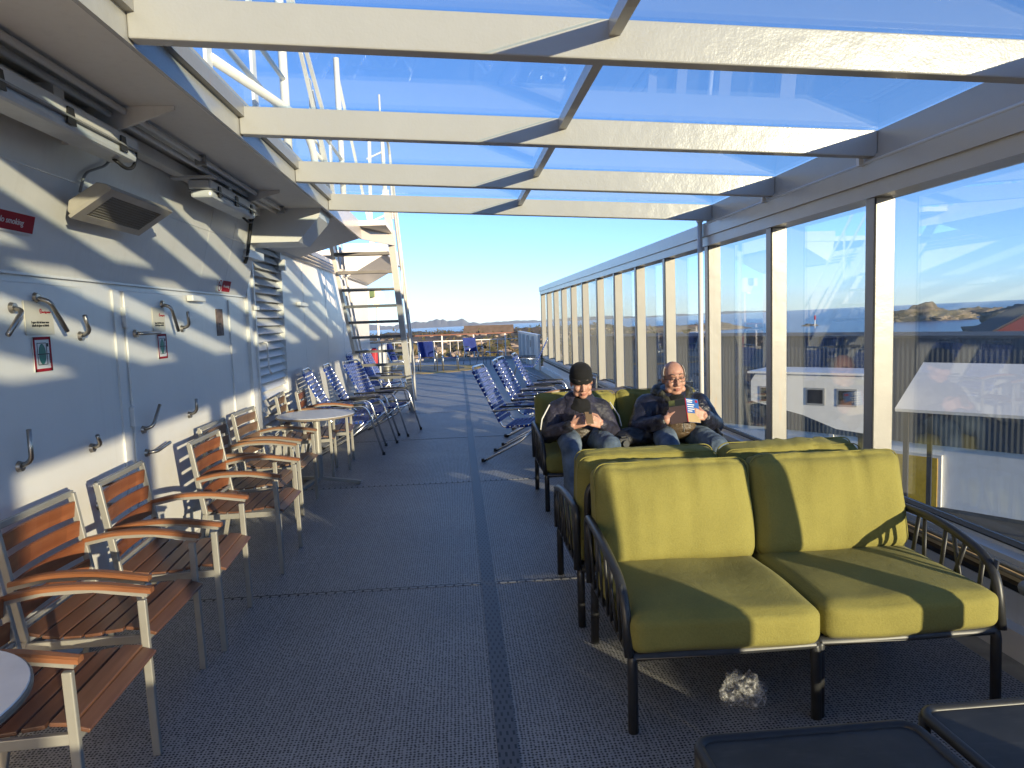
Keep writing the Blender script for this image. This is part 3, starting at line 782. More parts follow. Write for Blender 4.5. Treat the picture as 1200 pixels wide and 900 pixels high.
# ------------------------------------------------------------------ blue strap chairs (front = +X)
def make_strap_chair(name, label, group):
    t = thing(name, label, 'chair', group=group)
    w = .27; rt = .0125
    seat = [(.24, .415), (.16, .425), (-.18, .385)]
    back = [(-.18, .385), (-.30, .62), (-.50, 1.06)]
    loop = [(.26, -w, .40), (.17, -w, .425), (-.18, -w, .385), (-.52, -w, 1.07), (-.52, w, 1.07), (-.18, w, .385), (.17, w, .425), (.26, w, .40)]
    MB().tube(fillet(loop, [.06, .06, .07, .07, .06, .06], 5), rt, 8).build('seat_frame', M['tube'], t)
    MB().tube([(.26, -w, .40), (.26, w, .40)], rt, 8).build('front_bar', M['tube'], t)
    for s in (-1, 1):
        y = s*.31
        a = MB(); a.tube(fillet([(-.27, y, .58), (.22, y, .62), (.40, y, 0)], [.10], 6), rt, 8); a.build('arm_tube', M['tube'], t)
        a = MB(); a.tube(fillet([(-.20, y, .625), (.0, y, .632), (.21, y, .634)], .1, 4), .02, 8, flat=.55); a.build('armrest', M['black'], t)
        MB().tube([(.27, y, .44), (.0, y*.98, .22), (-.42, y, 0)], rt, 8).build('leg', M['tube'], t)
        for p in ((.40, y, 0), (-.42, y, 0)): MB().lathe([(.018, 0), (.018, .035)], 10, p).build('foot_cap', M['rubber'], t)
        MB().tube([(-.27, y, .58), (-.275, s*w, .57)], rt, 6).build('arm_joint', M['tube'], t)
    MB().tube([(.0, -.30, .22), (.0, .30, .22)], .010, 6).build('stretcher', M['tube'], t)
    def straps(a, b, n, nm, k=.040):
        mb = MB(); a, b = V(a), V(b); d = (b-a).normalized(); nn = d.cross(V((0,1,0)))
        for i in range(n):
            c = a.lerp(b, (i+.5)/n)
            for sgn in (1, -1):
                mb.bar(c+nn*sgn*.014+V((0,-w-.012,0)), c+nn*sgn*.014+V((0,w+.012,0)), k, .003, nn)
            for s in (-1, 1): mb.box(c+V((0, s*(w+.0135), 0)), (k, .004, .031), Matrix((d, V((0,1,0)), nn)).transposed().to_4x4())
        mb.build(nm, M['strap'], t)
    straps((.22, 0, .418), (-.15, 0, .392), 7, 'seat_webbing')
    straps((-.21, 0, .445), (-.505, 0, 1.035), 12, 'back_webbing')
    return t
G = 'blue strap chairs on the deck'
B0 = make_strap_chair('strap_chair', 'first blue strap chair past the round table, its back against the wall', G)
B0.location = (-1.37, 8.95, 0); B0.rotation_euler.z = R(3)
def bchair(x, y, rz, label): return dup(B0, (x, y, 0), R(rz), label, G)
bchair(-1.27, 9.75, 2, 'second blue strap chair past the round table, near the stair foot')
bchair(-1.06, 10.35, -14, 'blue strap chair under the open stair, seen side on with its seat towards the aisle')
bchair(-1.42, 12.9, -30, 'blue and pink strap chair standing behind the stair treads near the wall')
bchair(-1.45, 14.1, -25, 'blue strap chair behind the stair, nearest to the red cover')
bchair(.72, 8.12, -16, 'front blue strap chair of the row beside the sofa, back turned to the aisle')
bchair(.98, 9.15, -8, 'second blue strap chair of the row beside the sofa, just behind the front one')
bchair(1.08, 9.75, -14, 'third blue strap chair of the row beside the sofa with a bright lit back')
bchair(1.35, 10.6, -10, 'last blue strap chair of the row beside the sofa, mostly hidden by the others')
bchair(1.72, 17.6, 180-8, 'lone blue strap chair far aft beside the solid bulwark, turned towards the aisle')
def make_mesh_chair(name, label, group):
    t = thing(name, label, 'chair', group=group); w = .26
    for s in (-1, 1):
        MB().tube(fillet([(.28, s*w, 0), (.27, s*w, .62), (-.22, s*w, .62)], [.07], 5), .014, 8).build('leg', M['tube'], t)
        MB().tube(fillet([(.25, s*(w-.02), .42), (-.18, s*(w-.02), .40), (-.38, s*(w-.02), .95)], [.08], 5), .014, 8).build('side_tube', M['tube'], t)
        MB().tube([(-.16, s*w, .42), (-.34, s*w, 0)], .014, 8).build('leg', M['tube'], t)
        MB().box((.02, s*w, .64), (.40, .045, .02), None, .006).build('armrest', M['black'], t)
    MB().bar((.25, 0, .425), (-.17, 0, .405), .47, .012, (0,0,1)).build('seat', M['mesh_blue'], t)
    MB().bar((-.195, 0, .45), (-.375, 0, .94), .47, .012, (1,0,.35)).build('backrest', M['mesh_blue'], t)
    return t
G = 'blue mesh chairs by the aft railing'
D0 = make_mesh_chair('mesh_chair', 'blue mesh chair by the aft railing, nearer to the stair', G)
D0.location = (-.97, 22.6, 0); D0.rotation_euler.z = R(-80)
dup(D0, (.55, 25.3, 0), R(-68), 'blue mesh chair by the aft railing in front of the brown house', G)
dup(D0, (-1.75, 21.6, 0), R(-20), 'blue mesh chair seen through the lower stair treads far aft', G)
def stool(label, loc, rz):
    t = thing('footstool', label, 'footstool', loc, rz, 'blue footstools by the aft railing')
    for s in (-1, 1):
        MB().tube(fillet([(.26, s*.24, 0), (.25, s*.24, .44), (-.25, s*.24, .44), (-.26, s*.24, 0)], [.07,.07], 5), .014, 8).build('leg', M['tube'], t)
    MB().box((0, 0, .41), (.46, .46, .014)).build('seat', M['mesh_blue'], t)
    return t
stool('low blue footstool between the two mesh chairs by the aft railing', (-.26, 22.75, 0), R(-85))
stool('low blue footstool to the right of the mesh chair in front of the brown house', (1.28, 25.0, 0), R(-75))

# ------------------------------------------------------------------ aft clutter
cb = thing('deck_cabinet', 'white cabinet with a grey triangle panel behind the stair', 'cabinet', (-2.18, 19.0, 0))
MB().b2(-.28, .28, -.2, .3, .05, 1.08, .01).build('body', M['white_clean'], cb)
mb = MB(); mb.bar((-.2, -.212, .12), (0, -.212, .95), .03, .09, (1,0,0)); mb.bar((.2, -.214, .12), (0, -.214, .95), .03, .09, (1,0,0)); mb.build('triangle_panel', M['grey_metal'], cb)
MB().b2(-.30, .30, -.22, .32, 1.08, 1.11).build('lid', M['white_clean'], cb)
bn = thing('litter_bin', 'round grey litter bin in front of the white cabinet', 'bin', (-1.80, 18.0, 0))
MB().lathe([(.125, 0), (.14, .02), (.145, .46), (.148, .50)], 28).build('body', plain('bin_grey', (.14,.135,.12), .4, .5), bn)
MB().lathe([(.15, .50), (.15, .53), (.13, .56), (.03, .57)], 28).build('lid', M['grey_metal'], bn)
lb = MB(); bm = bmesh.new()
m = cushion(.16, .14, .46, .05, (.01,.01,.02), 4); tag(m.build('cover_bag', M['red']), 'red fabric cover bag hanging beside the white cabinet', 'bag').location = (-2.09, 18.0, .72)
hr = thing('hand_rail_hoop', 'grey tube hoop rail standing across the deck behind the stair', 'handrail', (-1.75, 16.8, 0))
MB().tube(fillet([(-.62, 0, 0), (-.42, 0, 1.14), (.5, 0, 1.16), (.5, 0, 0)], [.14, .03]), .028, 10).build('rail', M['alu'], hr)
MB().tube([(-.02, 0, 0), (-.02, 0, 1.13)], .02, 8).build('post', M['alu'], hr)
dl = thing('signal_disc', 'round white disc lamp with a green box on a pole beyond the wall end', 'lamp', (-1.88, 17.2, 0))
MB().lathe([(.02, 0), (.15, .0), (.185, .02), (.185, .05), (.05, .07)], 36, (0, .05, 2.21), (0, -1, 0)).build('disc', M['white_clean'], dl)
MB().tube([(0, .07, 0), (0, .07, 2.1)], .028, 10).build('pole', M['white_clean'], dl)
MB().box((-.08, -.1, 2.29), (.11, .1, .17), None, .01).build('green_box', plain('green_box', (.10,.16,.07), .5), dl)
MB().box((-.19, -.1, 2.27), (.09, .1, .2), None, .01).build('white_box', M['white_clean'], dl)
MB().bar((-.12, 0, 2.0), (0, .07, 2.05), .03, .03).build('bracket', M['white_clean'], dl)

# crumpled plastic bag
bm = bmesh.new(); bmesh.ops.create_icosphere(bm, subdivisions=4, radius=1)
for v in bm.verts:
    n1 = v.co.copy(); k = .92 + .42*noise.noise(n1*1.5+V((5,0,0))) + .30*noise.noise(n1*3.4+V((3,1,2))) + .12*noise.noise(n1*7.5) + .35*max(0, n1.x*.7-n1.z*.6-.3)
    c = 0
    p = n1*(k+c*.6); v.co = V((p.x*.088, p.y*.07, max(-.051, p.z*.075)))
w = MB(); w._add(bm, False)
def plastic_mat():
    m, t, b = nt('crumpled_clear_plastic'); b.inputs['Base Color'].default_value = (.5,.5,.5,1); b.inputs['Roughness'].default_value = .22
    tr = N(t, 'ShaderNodeBsdfTransparent'); mx = N(t, 'ShaderNodeMixShader'); v = coord(t)
    f = ramp(t, noise_n(t, v, 45, 5, .7), [(.45, (.12,)*3), (.66, (.8,)*3)])
    L(t, f, mx.inputs[0]); L(t, tr.outputs[0], mx.inputs[1]); L(t, b.outputs[0], mx.inputs[2])
    L(t, mx.outputs[0], t.nodes['Material Output'].inputs['Surface']); bump(t, b, noise_n(t, v, 60, 4), .8, .01)
    return m
o = w.build('plastic_bag', plastic_mat()); o.location = (1.115, 2.73, .052)
tag(o, 'crumpled clear plastic bag lying on the deck under the near green seat', 'plastic bag')

# ------------------------------------------------------------------ fittings on the left wall
def heater():
    t = thing('patio_heater', 'grey infrared heater with a wire grille on the white wall', 'heater', (XW+.085, 3.98, 2.265))
    mt = Matrix.Translation((.185, 0, -.02)) @ Matrix.Rotation(R(-33), 4, 'Y')
    mb = MB(); m = mt @ Matrix.Translation((0, -.36, 0)) @ Matrix(((1,0,0,0),(0,0,1,0),(0,1,0,0),(0,0,0,1)))
    mb.prism([(-.115, .0), (.115, .0), (.115, .02), (.08, .055), (-.08, .06), (-.115, .025)], .72, m); mb.build('housing', plain('heater_body', (.42,.38,.31), .45, .2), t, bevel=.006)
    fr = MB()
    for (x0, x1, y0, y1) in ((-.12, -.078, -.37, .37), (.078, .12, -.37, .37), (-.078, .078, -.37, -.29), (-.078, .078, .29, .37)):
        fr._mbox(mt @ Matrix.Translation(((x0+x1)/2, (y0+y1)/2, -.008)), (x1-x0, y1-y0, .016))
    g = fr.build('front_frame', plain('heater_frame', (.40,.36,.30), .4, .2), t)
    gr = MB(); mt2 = mt @ Matrix.Translation((0, 0, -.002)); gr._mbox(mt2, (.156, .58, .003)); gr.build('grille_back', M['grille'], t)
    gw = MB()
    for k in range(39): gw._mbox(mt2 @ Matrix.Translation((0, -.285+k*.015, -.008)), (.156, .0026, .003))
    for k in range(9): gw._mbox(mt2 @ Matrix.Translation((-.066+k*.0165, 0, -.0105)), (.0026, .58, .002))
    gw.build('wire_grille', M['alu'], g)
    MB().b2(-.02, .1, -.03, .03, -.03, .03).build('wall_bracket', M['grey_metal'], t)
    return t
heater()
def tube_lamp(label, loc, rz, ln):
    t = thing('tube_lamp', label, 'lamp', loc, rz, 'fluorescent deck lamps under the overhang')
    mb = MB(); mb.b2(-.075, .075, -ln/2, ln/2, -.005, .055, .012); mb.b2(-.06, .06, -ln/2-.015, ln/2+.015, .0, .045); mb.build('housing', M['white_clean'], t)
    mb = MB(); mb.b2(-.070, .070, -ln/2+.01, ln/2-.01, -.06, -.008, .018); mb.build('diffuser', M['frosted'], t)
    for k in (-.36, 0, .36):
        mb = MB(); mb.prism([(-.035, -.04), (.035, -.04), (.022, .03), (-.022, .03)], .008, Matrix(((0,0,1,.076),(1,0,0,k*ln),(0,1,0,0),(0,0,0,1))))
        mb.build('clip', M['black'], t)
    MB().b2(-.085, .085, -ln/2+.04, ln/2-.04, -.012, -.004).build('rim', M['grey_metal'], t)
    mb = MB(); mb.b2(-.20, .10, -ln/2-.06, -ln/2+.03, .055, .068); mb.build('mount_plate', M['white_clean'], t)
    MB().b2(-.06, .04, -.04, .04, .055, .12).build('mount_bracket', M['white_clean'], t)
    mb = MB(); mb.tube(fillet([(.0, ln/2-.12, -.06), (.03, ln/2-.05, -.10), (.04, ln/2+.02, -.07), (.05, ln/2+.03, .03)], .06), .009, 6); mb.build('cable', M['black'], t)
    return t
tube_lamp('long white tube lamp under the overhang at the upper left corner', (-1.64, 3.17, 2.52), R(0), 1.3)
tube_lamp('shorter white tube lamp under the overhang beyond the wall heater', (-1.64, 5.42, 2.535), R(0), 1.05)

SM = Matrix(((0,0,1,0),(1,0,0,0),(0,1,0,0),(0,0,0,1)))     # sign plane facing +X
def sign(name, label, cat, y0, y1, z0, z1, mat, x=.014):
    t = thing(name, label, cat, (XW+x, (y0+y1)/2, (z0+z1)/2))
    MB().b2(0, .004, -(y1-y0)/2, (y1-y0)/2, -(z1-z0)/2, (z1-z0)/2).build('panel', mat, t)
    return t
def decal(t, poly, mat, name, x=.0045, th=.0008):
    MB().prism(poly, th, Matrix.Translation((x,0,0)) @ SM).build(name, mat, t)
def rect(x0, x1, y0, y1): return [(x0,y0),(x1,y0),(x1,y1),(x0,y1)]
def circle(cx_, cy_, r, n=28, sy=1): return [(cx_+r*math.cos(2*PI*k/n), cy_+r*sy*math.sin(2*PI*k/n)) for k in range(n)]
def ring(t, cx_, cy_, r, w, mat, name, x, sy=1.):
    bm = bmesh.new(); n = 32; a = []; b = []
    for k in range(n):
        c_, s_ = math.cos(2*PI*k/n), math.sin(2*PI*k/n)
        a.append(bm.verts.new((x, cx_+r*c_, cy_+r*sy*s_))); b.append(bm.verts.new((x, cx_+(r-w)*c_, cy_+(r-w)*sy*s_)))
    for k in range(n): bm.faces.new((a[k], a[(k+1) % n], b[(k+1) % n], b[k]))
    m_ = MB(); m_._add(bm); m_.build(name, mat, t)
def no_smoking(label, y0, y1, z0, z1, big):
    t = sign('no_smoking_sign', label, 'sign', y0, y1, z0, z1, M['sign_white'], .0165+.26*((z0+z1)/2-1.9)); t.rotation_euler = (0, R(14.6), 0)
    h = z1-z0; w = y1-y0
    decal(t, rect(-w/2+h*1.02, w/2-.006, -h/2+.008, h/2-.008), M['sign_red'], 'red_field')
    ring(t, -w/2+h*.5, 0, h*.43, h*.075, M['sign_red'], 'ban_ring', .0062)
    decal(t, rect(-w/2+h*.22, -w/2+h*.78, -h*.06, h*.05), M['sign_black'], 'cigarette', .0048)
    a = .65; c_ = -w/2+h*.5
    decal(t, [(c_-h*.32, h*.26), (c_-h*.27, h*.31), (c_+h*.32, -h*.26), (c_+h*.27, -h*.31)], M['sign_red'], 'ban_bar', .0056)
    text_mesh('No smoking', h*.40 if big else h*.28, M['sign_white'], Matrix.Translation((.0056, (h*1.02)/2-.003, .0)) @ SM, 'lettering', t, shear=.12)
no_smoking('red No smoking sign high on the wall at the left edge', 3.04, 3.49, 2.07, 2.165, True)
no_smoking('small red No smoking sign with a ban ring beside the louvred vent', 6.11, 6.44, 1.915, 2.025, False)
def poster(label, y0, y1, z0, z1):
    t = sign('notice', label, 'notice', y0, y1, z0, z1, M['paper'], .018); h = z1-z0
    decal(t, circle(-h*.30+.06, h*.20, h*.06, 20, 1.25), M['sign_red'], 'logo')
    ring(t, -h*.30+.06, h*.20, h*.035, h*.012, M['sign_white'], 'logo_mark', .0056, 1.2)
    text_mesh('hurtigruten', h*.10, M['sign_red'], Matrix.Translation((.0056, .055, h*.175)) @ SM, 'logo_lettering', t)
    text_mesh('I spør dei du leser som\nidaell da lyser et labelt', h*.095, M['sign_black'], Matrix.Translation((.0056, 0, -h*.18)) @ SM, 'lettering', t, bold=True)
    return t
poster('cream notice with a red logo taped to the near storage door', 3.445, 3.675, 1.615, 1.775)
poster('cream notice with a red logo on the far storage door, half behind a handle', 4.83, 5.02, 1.605, 1.765)
def pictogram(label, y0, y1, z0, z1):
    t = sign('pictogram_sign', label, 'sign', y0, y1, z0, z1, M['sign_white'], .018); w, h = (y1-y0)/2, (z1-z0)/2
    for p in (rect(-w, -w+.014, -h, h), rect(w-.014, w, -h, h), rect(-w, w, h-.014, h), rect(-w, w, -h, -h+.014)): decal(t, p, M['sign_red'], 'red_border')
    decal(t, circle(-w*.05, 0, w*.40, 28, 1.7), M['green'], 'green_oval')
    lw = .003; q = (-w*.62, w*.42, -h*.62, h*.62)
    for p in (rect(q[0], q[0]+lw, q[2], q[3]), rect(q[1], q[1]+lw, q[2], q[3]), rect(q[0], q[1], q[3], q[3]+lw), rect(q[0], q[1], q[2], q[2]+lw), rect(q[0], w*.72, -.002, .002), rect(w*.7, w*.7+lw, -h*.55, .0), rect(w*.5, w*.68, h*.42, h*.62)):
        decal(t, p, M['sign_black'], 'line_drawing', .0056)
poster_g = pictogram('red framed sign with a green oval under the notice on the near door', 3.485, 3.63, 1.44, 1.605)
pictogram('red framed sign with a green oval under the notice on the far door', 4.875, 5.02, 1.425, 1.59)
t = sign('worn_label', 'worn brown label strip on the wall between far door and louvred vent', 'label', 6.12, 6.29, 1.55, 1.775, M['brown'], .0005)
decal(t, rect(-.03, .02, -.02, -.005), M['sign_black'], 'dark_mark')
# ------------------------------------------------------------------ people
def skin_mat(name, c=(.48,.275,.20)):
    m, t, b = nt(name); v = coord(t)
    f = noise_n(t, v, 22, 4)
    L(t, ramp(t, f, [(.3, (c[0]*.86, c[1]*.72, c[2]*.68)), (.7, (c[0]*1.08, c[1]*1.08, c[2]*1.08))]), b.inputs['Base Color'])
    b.inputs['Roughness'].default_value = .48; b.inputs['Subsurface Weight'].default_value = .08
    b.inputs['Subsurface Radius'].default_value = (.02,.008,.004); bump(t, b, noise_n(t, v, 130, 3), .15, .002)
    return m
def jacket_mat(name, a, c, rough=.5):
    m, t, b = nt(name); v = coord(t)
    f = noise_n(t, v, 4, 3)
    L(t, ramp(t, f, [(.4, a), (.6, c)]), b.inputs['Base Color'])
    b.inputs['Roughness'].default_value = rough
    h = math_n(t, 'ADD', math_n(t, 'MULTIPLY', noise_n(t, coord(t, (1,1,1.6)), 17, 3, .6), 3), noise_n(t, v, 60, 3))
    bump(t, b, h, .55, .008); return m
def jeans_mat():
    m, t, b = nt('washed_jeans'); v = coord(t)
    f = noise_n(t, v, 7, 4); g = noise_n(t, v, 320, 2)
    c = ramp(t, f, [(.32, (.055,.085,.135)), (.70, (.22,.28,.34))])
    L(t, mixc(t, math_n(t, 'MULTIPLY', g, .35), c, (.05,.07,.11)), b.inputs['Base Color']); b.inputs['Roughness'].default_value = .85
    bump(t, b, math_n(t, 'ADD', math_n(t, 'MULTIPLY', noise_n(t, coord(t, (1,2.2,1)), 15, 3), 3), g), .5, .007); return m
M['skin'] = skin_mat('skin'); M['jeans'] = jeans_mat()
M['lips'] = plain('lips', (.36,.13,.10), .5); M['eye'] = plain('eye_dark', (.05,.04,.035), .2); M['eyewhite'] = plain('eye_white', (.6,.57,.52), .3)

def remesh(mb, voxel, smooth=3, wr=0., wfreq=9., seed=0., stretch=(1,1,1)):
    me = bpy.data.meshes.new('r'); bmesh.ops.recalc_face_normals(mb.bm, faces=mb.bm.faces[:]); mb.bm.to_mesh(me); mb.bm.free()
    o = bpy.data.objects.new('r', me); COL.objects.link(o)
    md = o.modifiers.new('r', 'REMESH'); md.mode = 'VOXEL'; md.voxel_size = voxel
    dg = bpy.context.evaluated_depsgraph_get()
    m2 = bpy.data.meshes.new_from_object(o.evaluated_get(dg)); bpy.data.objects.remove(o); bpy.data.meshes.remove(me)
    bm = bmesh.new(); bm.from_mesh(m2); bpy.data.meshes.remove(m2)
    for _ in range(smooth): bmesh.ops.smooth_vert(bm, verts=bm.verts[:], factor=.5, use_axis_x=True, use_axis_y=True, use_axis_z=True)
    if wr:
        bm.normal_update()
        for v in bm.verts:
            p = V((v.co.x*stretch[0], v.co.y*stretch[1], v.co.z*stretch[2]))*wfreq + V((seed, seed*2, seed*.5))
            w_ = 1-abs(noise.noise(p))*2; w2 = noise.noise(p*.45)
            v.co += v.normal*wr*(w_*.8+w2)
    r = MB(); r._add(bm, True); return r

def hand(mb, wrist, palm_dir, normal, side, curl, k=1.0, fw=None):
    """five-fingered hand; palm_dir points to the fingers, normal leaves the back of the hand, side = thumb direction"""
    d = V(palm_dir).normalized(); n = V(normal); n = (n-d*n.dot(d)).normalized(); s = V(side); s = (s-d*s.dot(d)-n*s.dot(n)).normalized()
    w = V(wrist)
    for i in range(4):
        o = (-.030+.02*i)*k
        mb.cap(w+s*o*.7, w+d*.088*k+s*o*1.15, .0155*k, .0115*k, 10)
    lens = (.036, .043, .047, .043)                    # little -> index
    for i in range(4):
        p = w+d*.088*k+s*(-.030+.0205*i)*k*1.15; a = 0; rr = .0098*k
        for j, f in enumerate((1.0, .75, .58)):
            a += curl[j]
            dirv = d*math.cos(a) - n*math.sin(a)
            q = p+dirv*lens[i]*f*k
            mb.cap(p, q, rr, rr*.93, 9); p = q; rr *= .93
    t0 = w+d*.022*k+s*.026*k; t1 = t0+(d*.45+s*.62-n*.5).normalized()*.044*k; t2 = t1+(d*.85+s*.05-n*.55).normalized()*.034*k; t3 = t2+(d*.95-s*.2-n*.4).normalized()*.028*k
    mb.cap(t0, t1, .0155*k, .0125*k, 10); mb.cap(t1, t2, .012*k, .0105*k, 10); mb.cap(t2, t3, .0105*k, .0085*k, 10)

def head(mb, m, k=1.0, heavy=0.):
    """face towards local -Y; m places the head centre"""
    def E(c, r, sub=3): mb.ell(m @ (V(c)*k), V(r)*k, m.to_3x3(), sub)
    E((0, .012, .028), (.076, .096, .094)); E((0, -.02, -.035), (.064+heavy*.01, .070, .082)); E((0, -.052, -.092), (.034+heavy*.008, .032, .028))
    E((0, -.078, .036), (.052, .016, .014), 2)                                       # brow
    for s in (-1, 1):
        E((s*.042, -.055, -.026), (.028, .032, .030), 2)                             # cheeks
        E((s*.048, -.03, -.078), (.024+heavy*.006, .04, .026), 2)                    # jaw
        E((s*.079, .008, -.006), (.010, .019, .032), 2)                              # ears
        E((s*.030, -.074, .010), (.015, .010, .010), 2)                              # lids
        E((s*.013, -.098, -.034), (.011, .011, .009), 2)                             # nostrils
    mb.cap(m @ (V((0,-.084,.022))*k), m @ (V((0,-.108,-.030))*k), .010*k, .0145*k, 10)
    E((0, -.086, -.062), (.025, .012, .0065), 2); E((0, -.085, -.073), (.021, .012, .0065), 2)

def face_bits(parent, m, k=1.0):
    mb = MB()
    for s in (-1, 1): mb.ell(m @ (V((s*.030,-.0795,.009))*k), V((.0105,.007,.0042))*k, m.to_3x3(), 2)
    mb.build('eyes', M['eye'], parent)
    mb = MB(); mb.ell(m @ (V((0,-.0965,-.0625))*k), V((.020,.004,.0042))*k, m.to_3x3(), 2); mb.ell(m @ (V((0,-.0955,-.0725))*k), V((.017,.004,.0042))*k, m.to_3x3(), 2); mb.build('lips', M['lips'], parent)
    mb = MB()
    for s in (-1, 1): mb.tube([m @ (V((s*.014,-.094,.040))*k), m @ (V((s*.032,-.090,.046))*k), m @ (V((s*.050,-.076,.040))*k)], .0035*k, 6)
    mb.build('eyebrows', M['brow'], parent)
M['brow'] = plain('eyebrow_hair', (.12,.09,.07), .8)
def legs(mb, kn, an, hip, r=(.094,.068,.062,.046)):
    for s, K, A in ((-1, kn[0], an[0]), (1, kn[1], an[1])):
        h = V((s*hip[0], hip[1], hip[2])); mb.cap(h, K, r[0], r[1]); mb.cap(K, A, r[2], r[3])

def person_A():      # capped phone user
    t = thing('person', 'person in a black knit cap and dark jacket bent over a phone with both hands', 'person', (1.03, 6.02, 0))
    hm = Matrix.Translation((.01, -.045, 1.05)) @ Matrix.Rotation(R(16), 4, 'X') @ Matrix.Rotation(R(-4), 4, 'Y')
    hk = 1.10
    lw_, rw_ = V((-.115, -.275, .715)), V((.125, -.275, .715))
    kn = (V((-.15,-.42,.545)), V((.17,-.42,.56))); an = (V((-.16,-.50,.11)), V((.14,-.52,.11)))
    b = MB(); head(b, hm, hk)
    b.cap((0, .05, .84), (.005, -.0, .98), .062, .058)
    b.cap((0,.07,.60), (0,.08,.82), .12, .13); b.cap((-.10,.07,.80), (.10,.07,.80), .09, .09)
    for s, w in ((-1, lw_), (1, rw_)):
        el = V((s*.275, -.02, .60)); b.cap((s*.185,.07,.80), el, .052, .042); b.cap(el, w, .042, .028)
    legs(b, kn, an, (.10, .06, .575), (.075,.055,.052,.038))
    hand(b, lw_, (.66,-.28,.30), (-.35,-.9,.05), (0,.2,1), (.75,.85,.5), 1.06)
    hand(b, rw_, (-.66,-.28,.30), (.35,-.9,.05), (0,.2,1), (.75,.85,.5), 1.06)
    for A in an: b.ell(A+V((0,-.05,-.06)), (.04,.12,.045))
    body = remesh(b, .0055, 1).build('body', M['skin'], t)
    face_bits(body, hm, hk)
    j = MB(); j.cap((0,.06,.57), (0,.075,.79), .175, .175); j.cap((-.13,.07,.79), (.13,.07,.79), .115, .115); j.ell((0,.0,.72), (.17,.14,.17))
    j.cap((-.05,.05,.88), (.05,.05,.88), .085, .085)
    for s, w in ((-1, lw_), (1, rw_)):
        el = V((s*.285, -.01, .60)); j.cap((s*.19,.07,.80), el, .085, .07); j.cap(el, el.lerp(w, .93), .07, .045)
    jk = remesh(j, .011, 2, .008, 11, 3, (1,1,.7)).build('jacket', jacket_mat('dark_navy_jacket', (.012,.012,.017), (.035,.032,.055), .55), t)
    s_ = MB()                                                    # scarf and vest panel
    s_.ell((0,.035,.885), (.105,.085,.055)); s_.ell((-.01,-.035,.83), (.095,.075,.08)); s_.ell((0,-.055,.75), (.12,.07,.11))
    remesh(s_, .009, 2, .012, 12, 8).build('scarf', fabric('black_scarf', (.014,.014,.015), .3), t)
    vs = MB(); vs.ell((.0,-.095,.615), (.145,.065,.085)); remesh(vs, .010, 2, .006, 16, 5, (.4,1,2)).build('vest', jacket_mat('brown_vest', (.045,.032,.02), (.08,.06,.04), .4), t)
    for s in (-1, 1):
        MB().tube([(s*.262,.01,.86), (s*.335,-.015,.74), (s*.352,-.03,.65)], .006, 6).build('sleeve_piping', M['sign_white'], jk)
    tr = MB(); legs(tr, kn, an, (.10, .05, .575), (.108,.082,.078,.062)); tr.ell((0,.08,.575), (.19,.13,.10))
    remesh(tr, .011, 2, .007, 12, 6, (1,1.6,1)).build('jeans', M['jeans'], t)
    for A in an:
        sh = MB(); sh.ell(A+V((0,-.06,-.065)), (.05,.145,.045)); sh.ell(A+V((0,.02,-.03)), (.05,.06,.06)); remesh(sh, .010, 2).build('shoe', M['black'], t)
    # cap
    c = MB(); m2 = hm @ Matrix.Translation((0, .012*hk, .028*hk))
    prof = [(.088,-.012),(.0925,.012),(.093,.04),(.088,.07),(.074,.095),(.05,.113),(.02,.121),(.001,.122)]
    c.lathe([(r*hk, z*hk) for r, z in prof], 36)
    bmx = c.bm
    for v in bmx.verts: v.co = m2 @ V((v.co.x*.94, v.co.y*1.14, v.co.z + .010*math.sin(math.atan2(v.co.y, v.co.x)*2)*0))
    cap = c.build('knit_cap', fabric('black_knit', (.013,.013,.014), .25), t, smooth=True)
    c = MB(); c.lathe([(.0915*hk, -.020*hk), (.0965*hk, -.012*hk), (.0975*hk, .018*hk), (.094*hk, .026*hk)], 36)
    for v in c.bm.verts: v.co = m2 @ V((v.co.x*.94, v.co.y*1.14, v.co.z))
    c.build('cap_cuff', fabric('black_knit_cuff', (.016,.016,.017), .25), cap, smooth=True)
    ph = thing('mobile_phone', 'small phone held upright in the hands of the capped person', 'phone', (1.038, 5.645, .785), 0)
    ph.rotation_euler = (R(-38), 0, R(4))
    MB().box((0,0,0), (.060,.008,.115), None, .003).build('case', plain('phone_case', (.20,.13,.07), .35, .2), ph)
    MB().box((0,.0052,0), (.054,.001,.105)).build('screen', plain('phone_screen', (.02,.02,.025), .1), ph)
    MB().box((.018,-.0055,.045), (.024,.003,.024), None, .001).build('camera_bump', M['black'], ph)
    return t
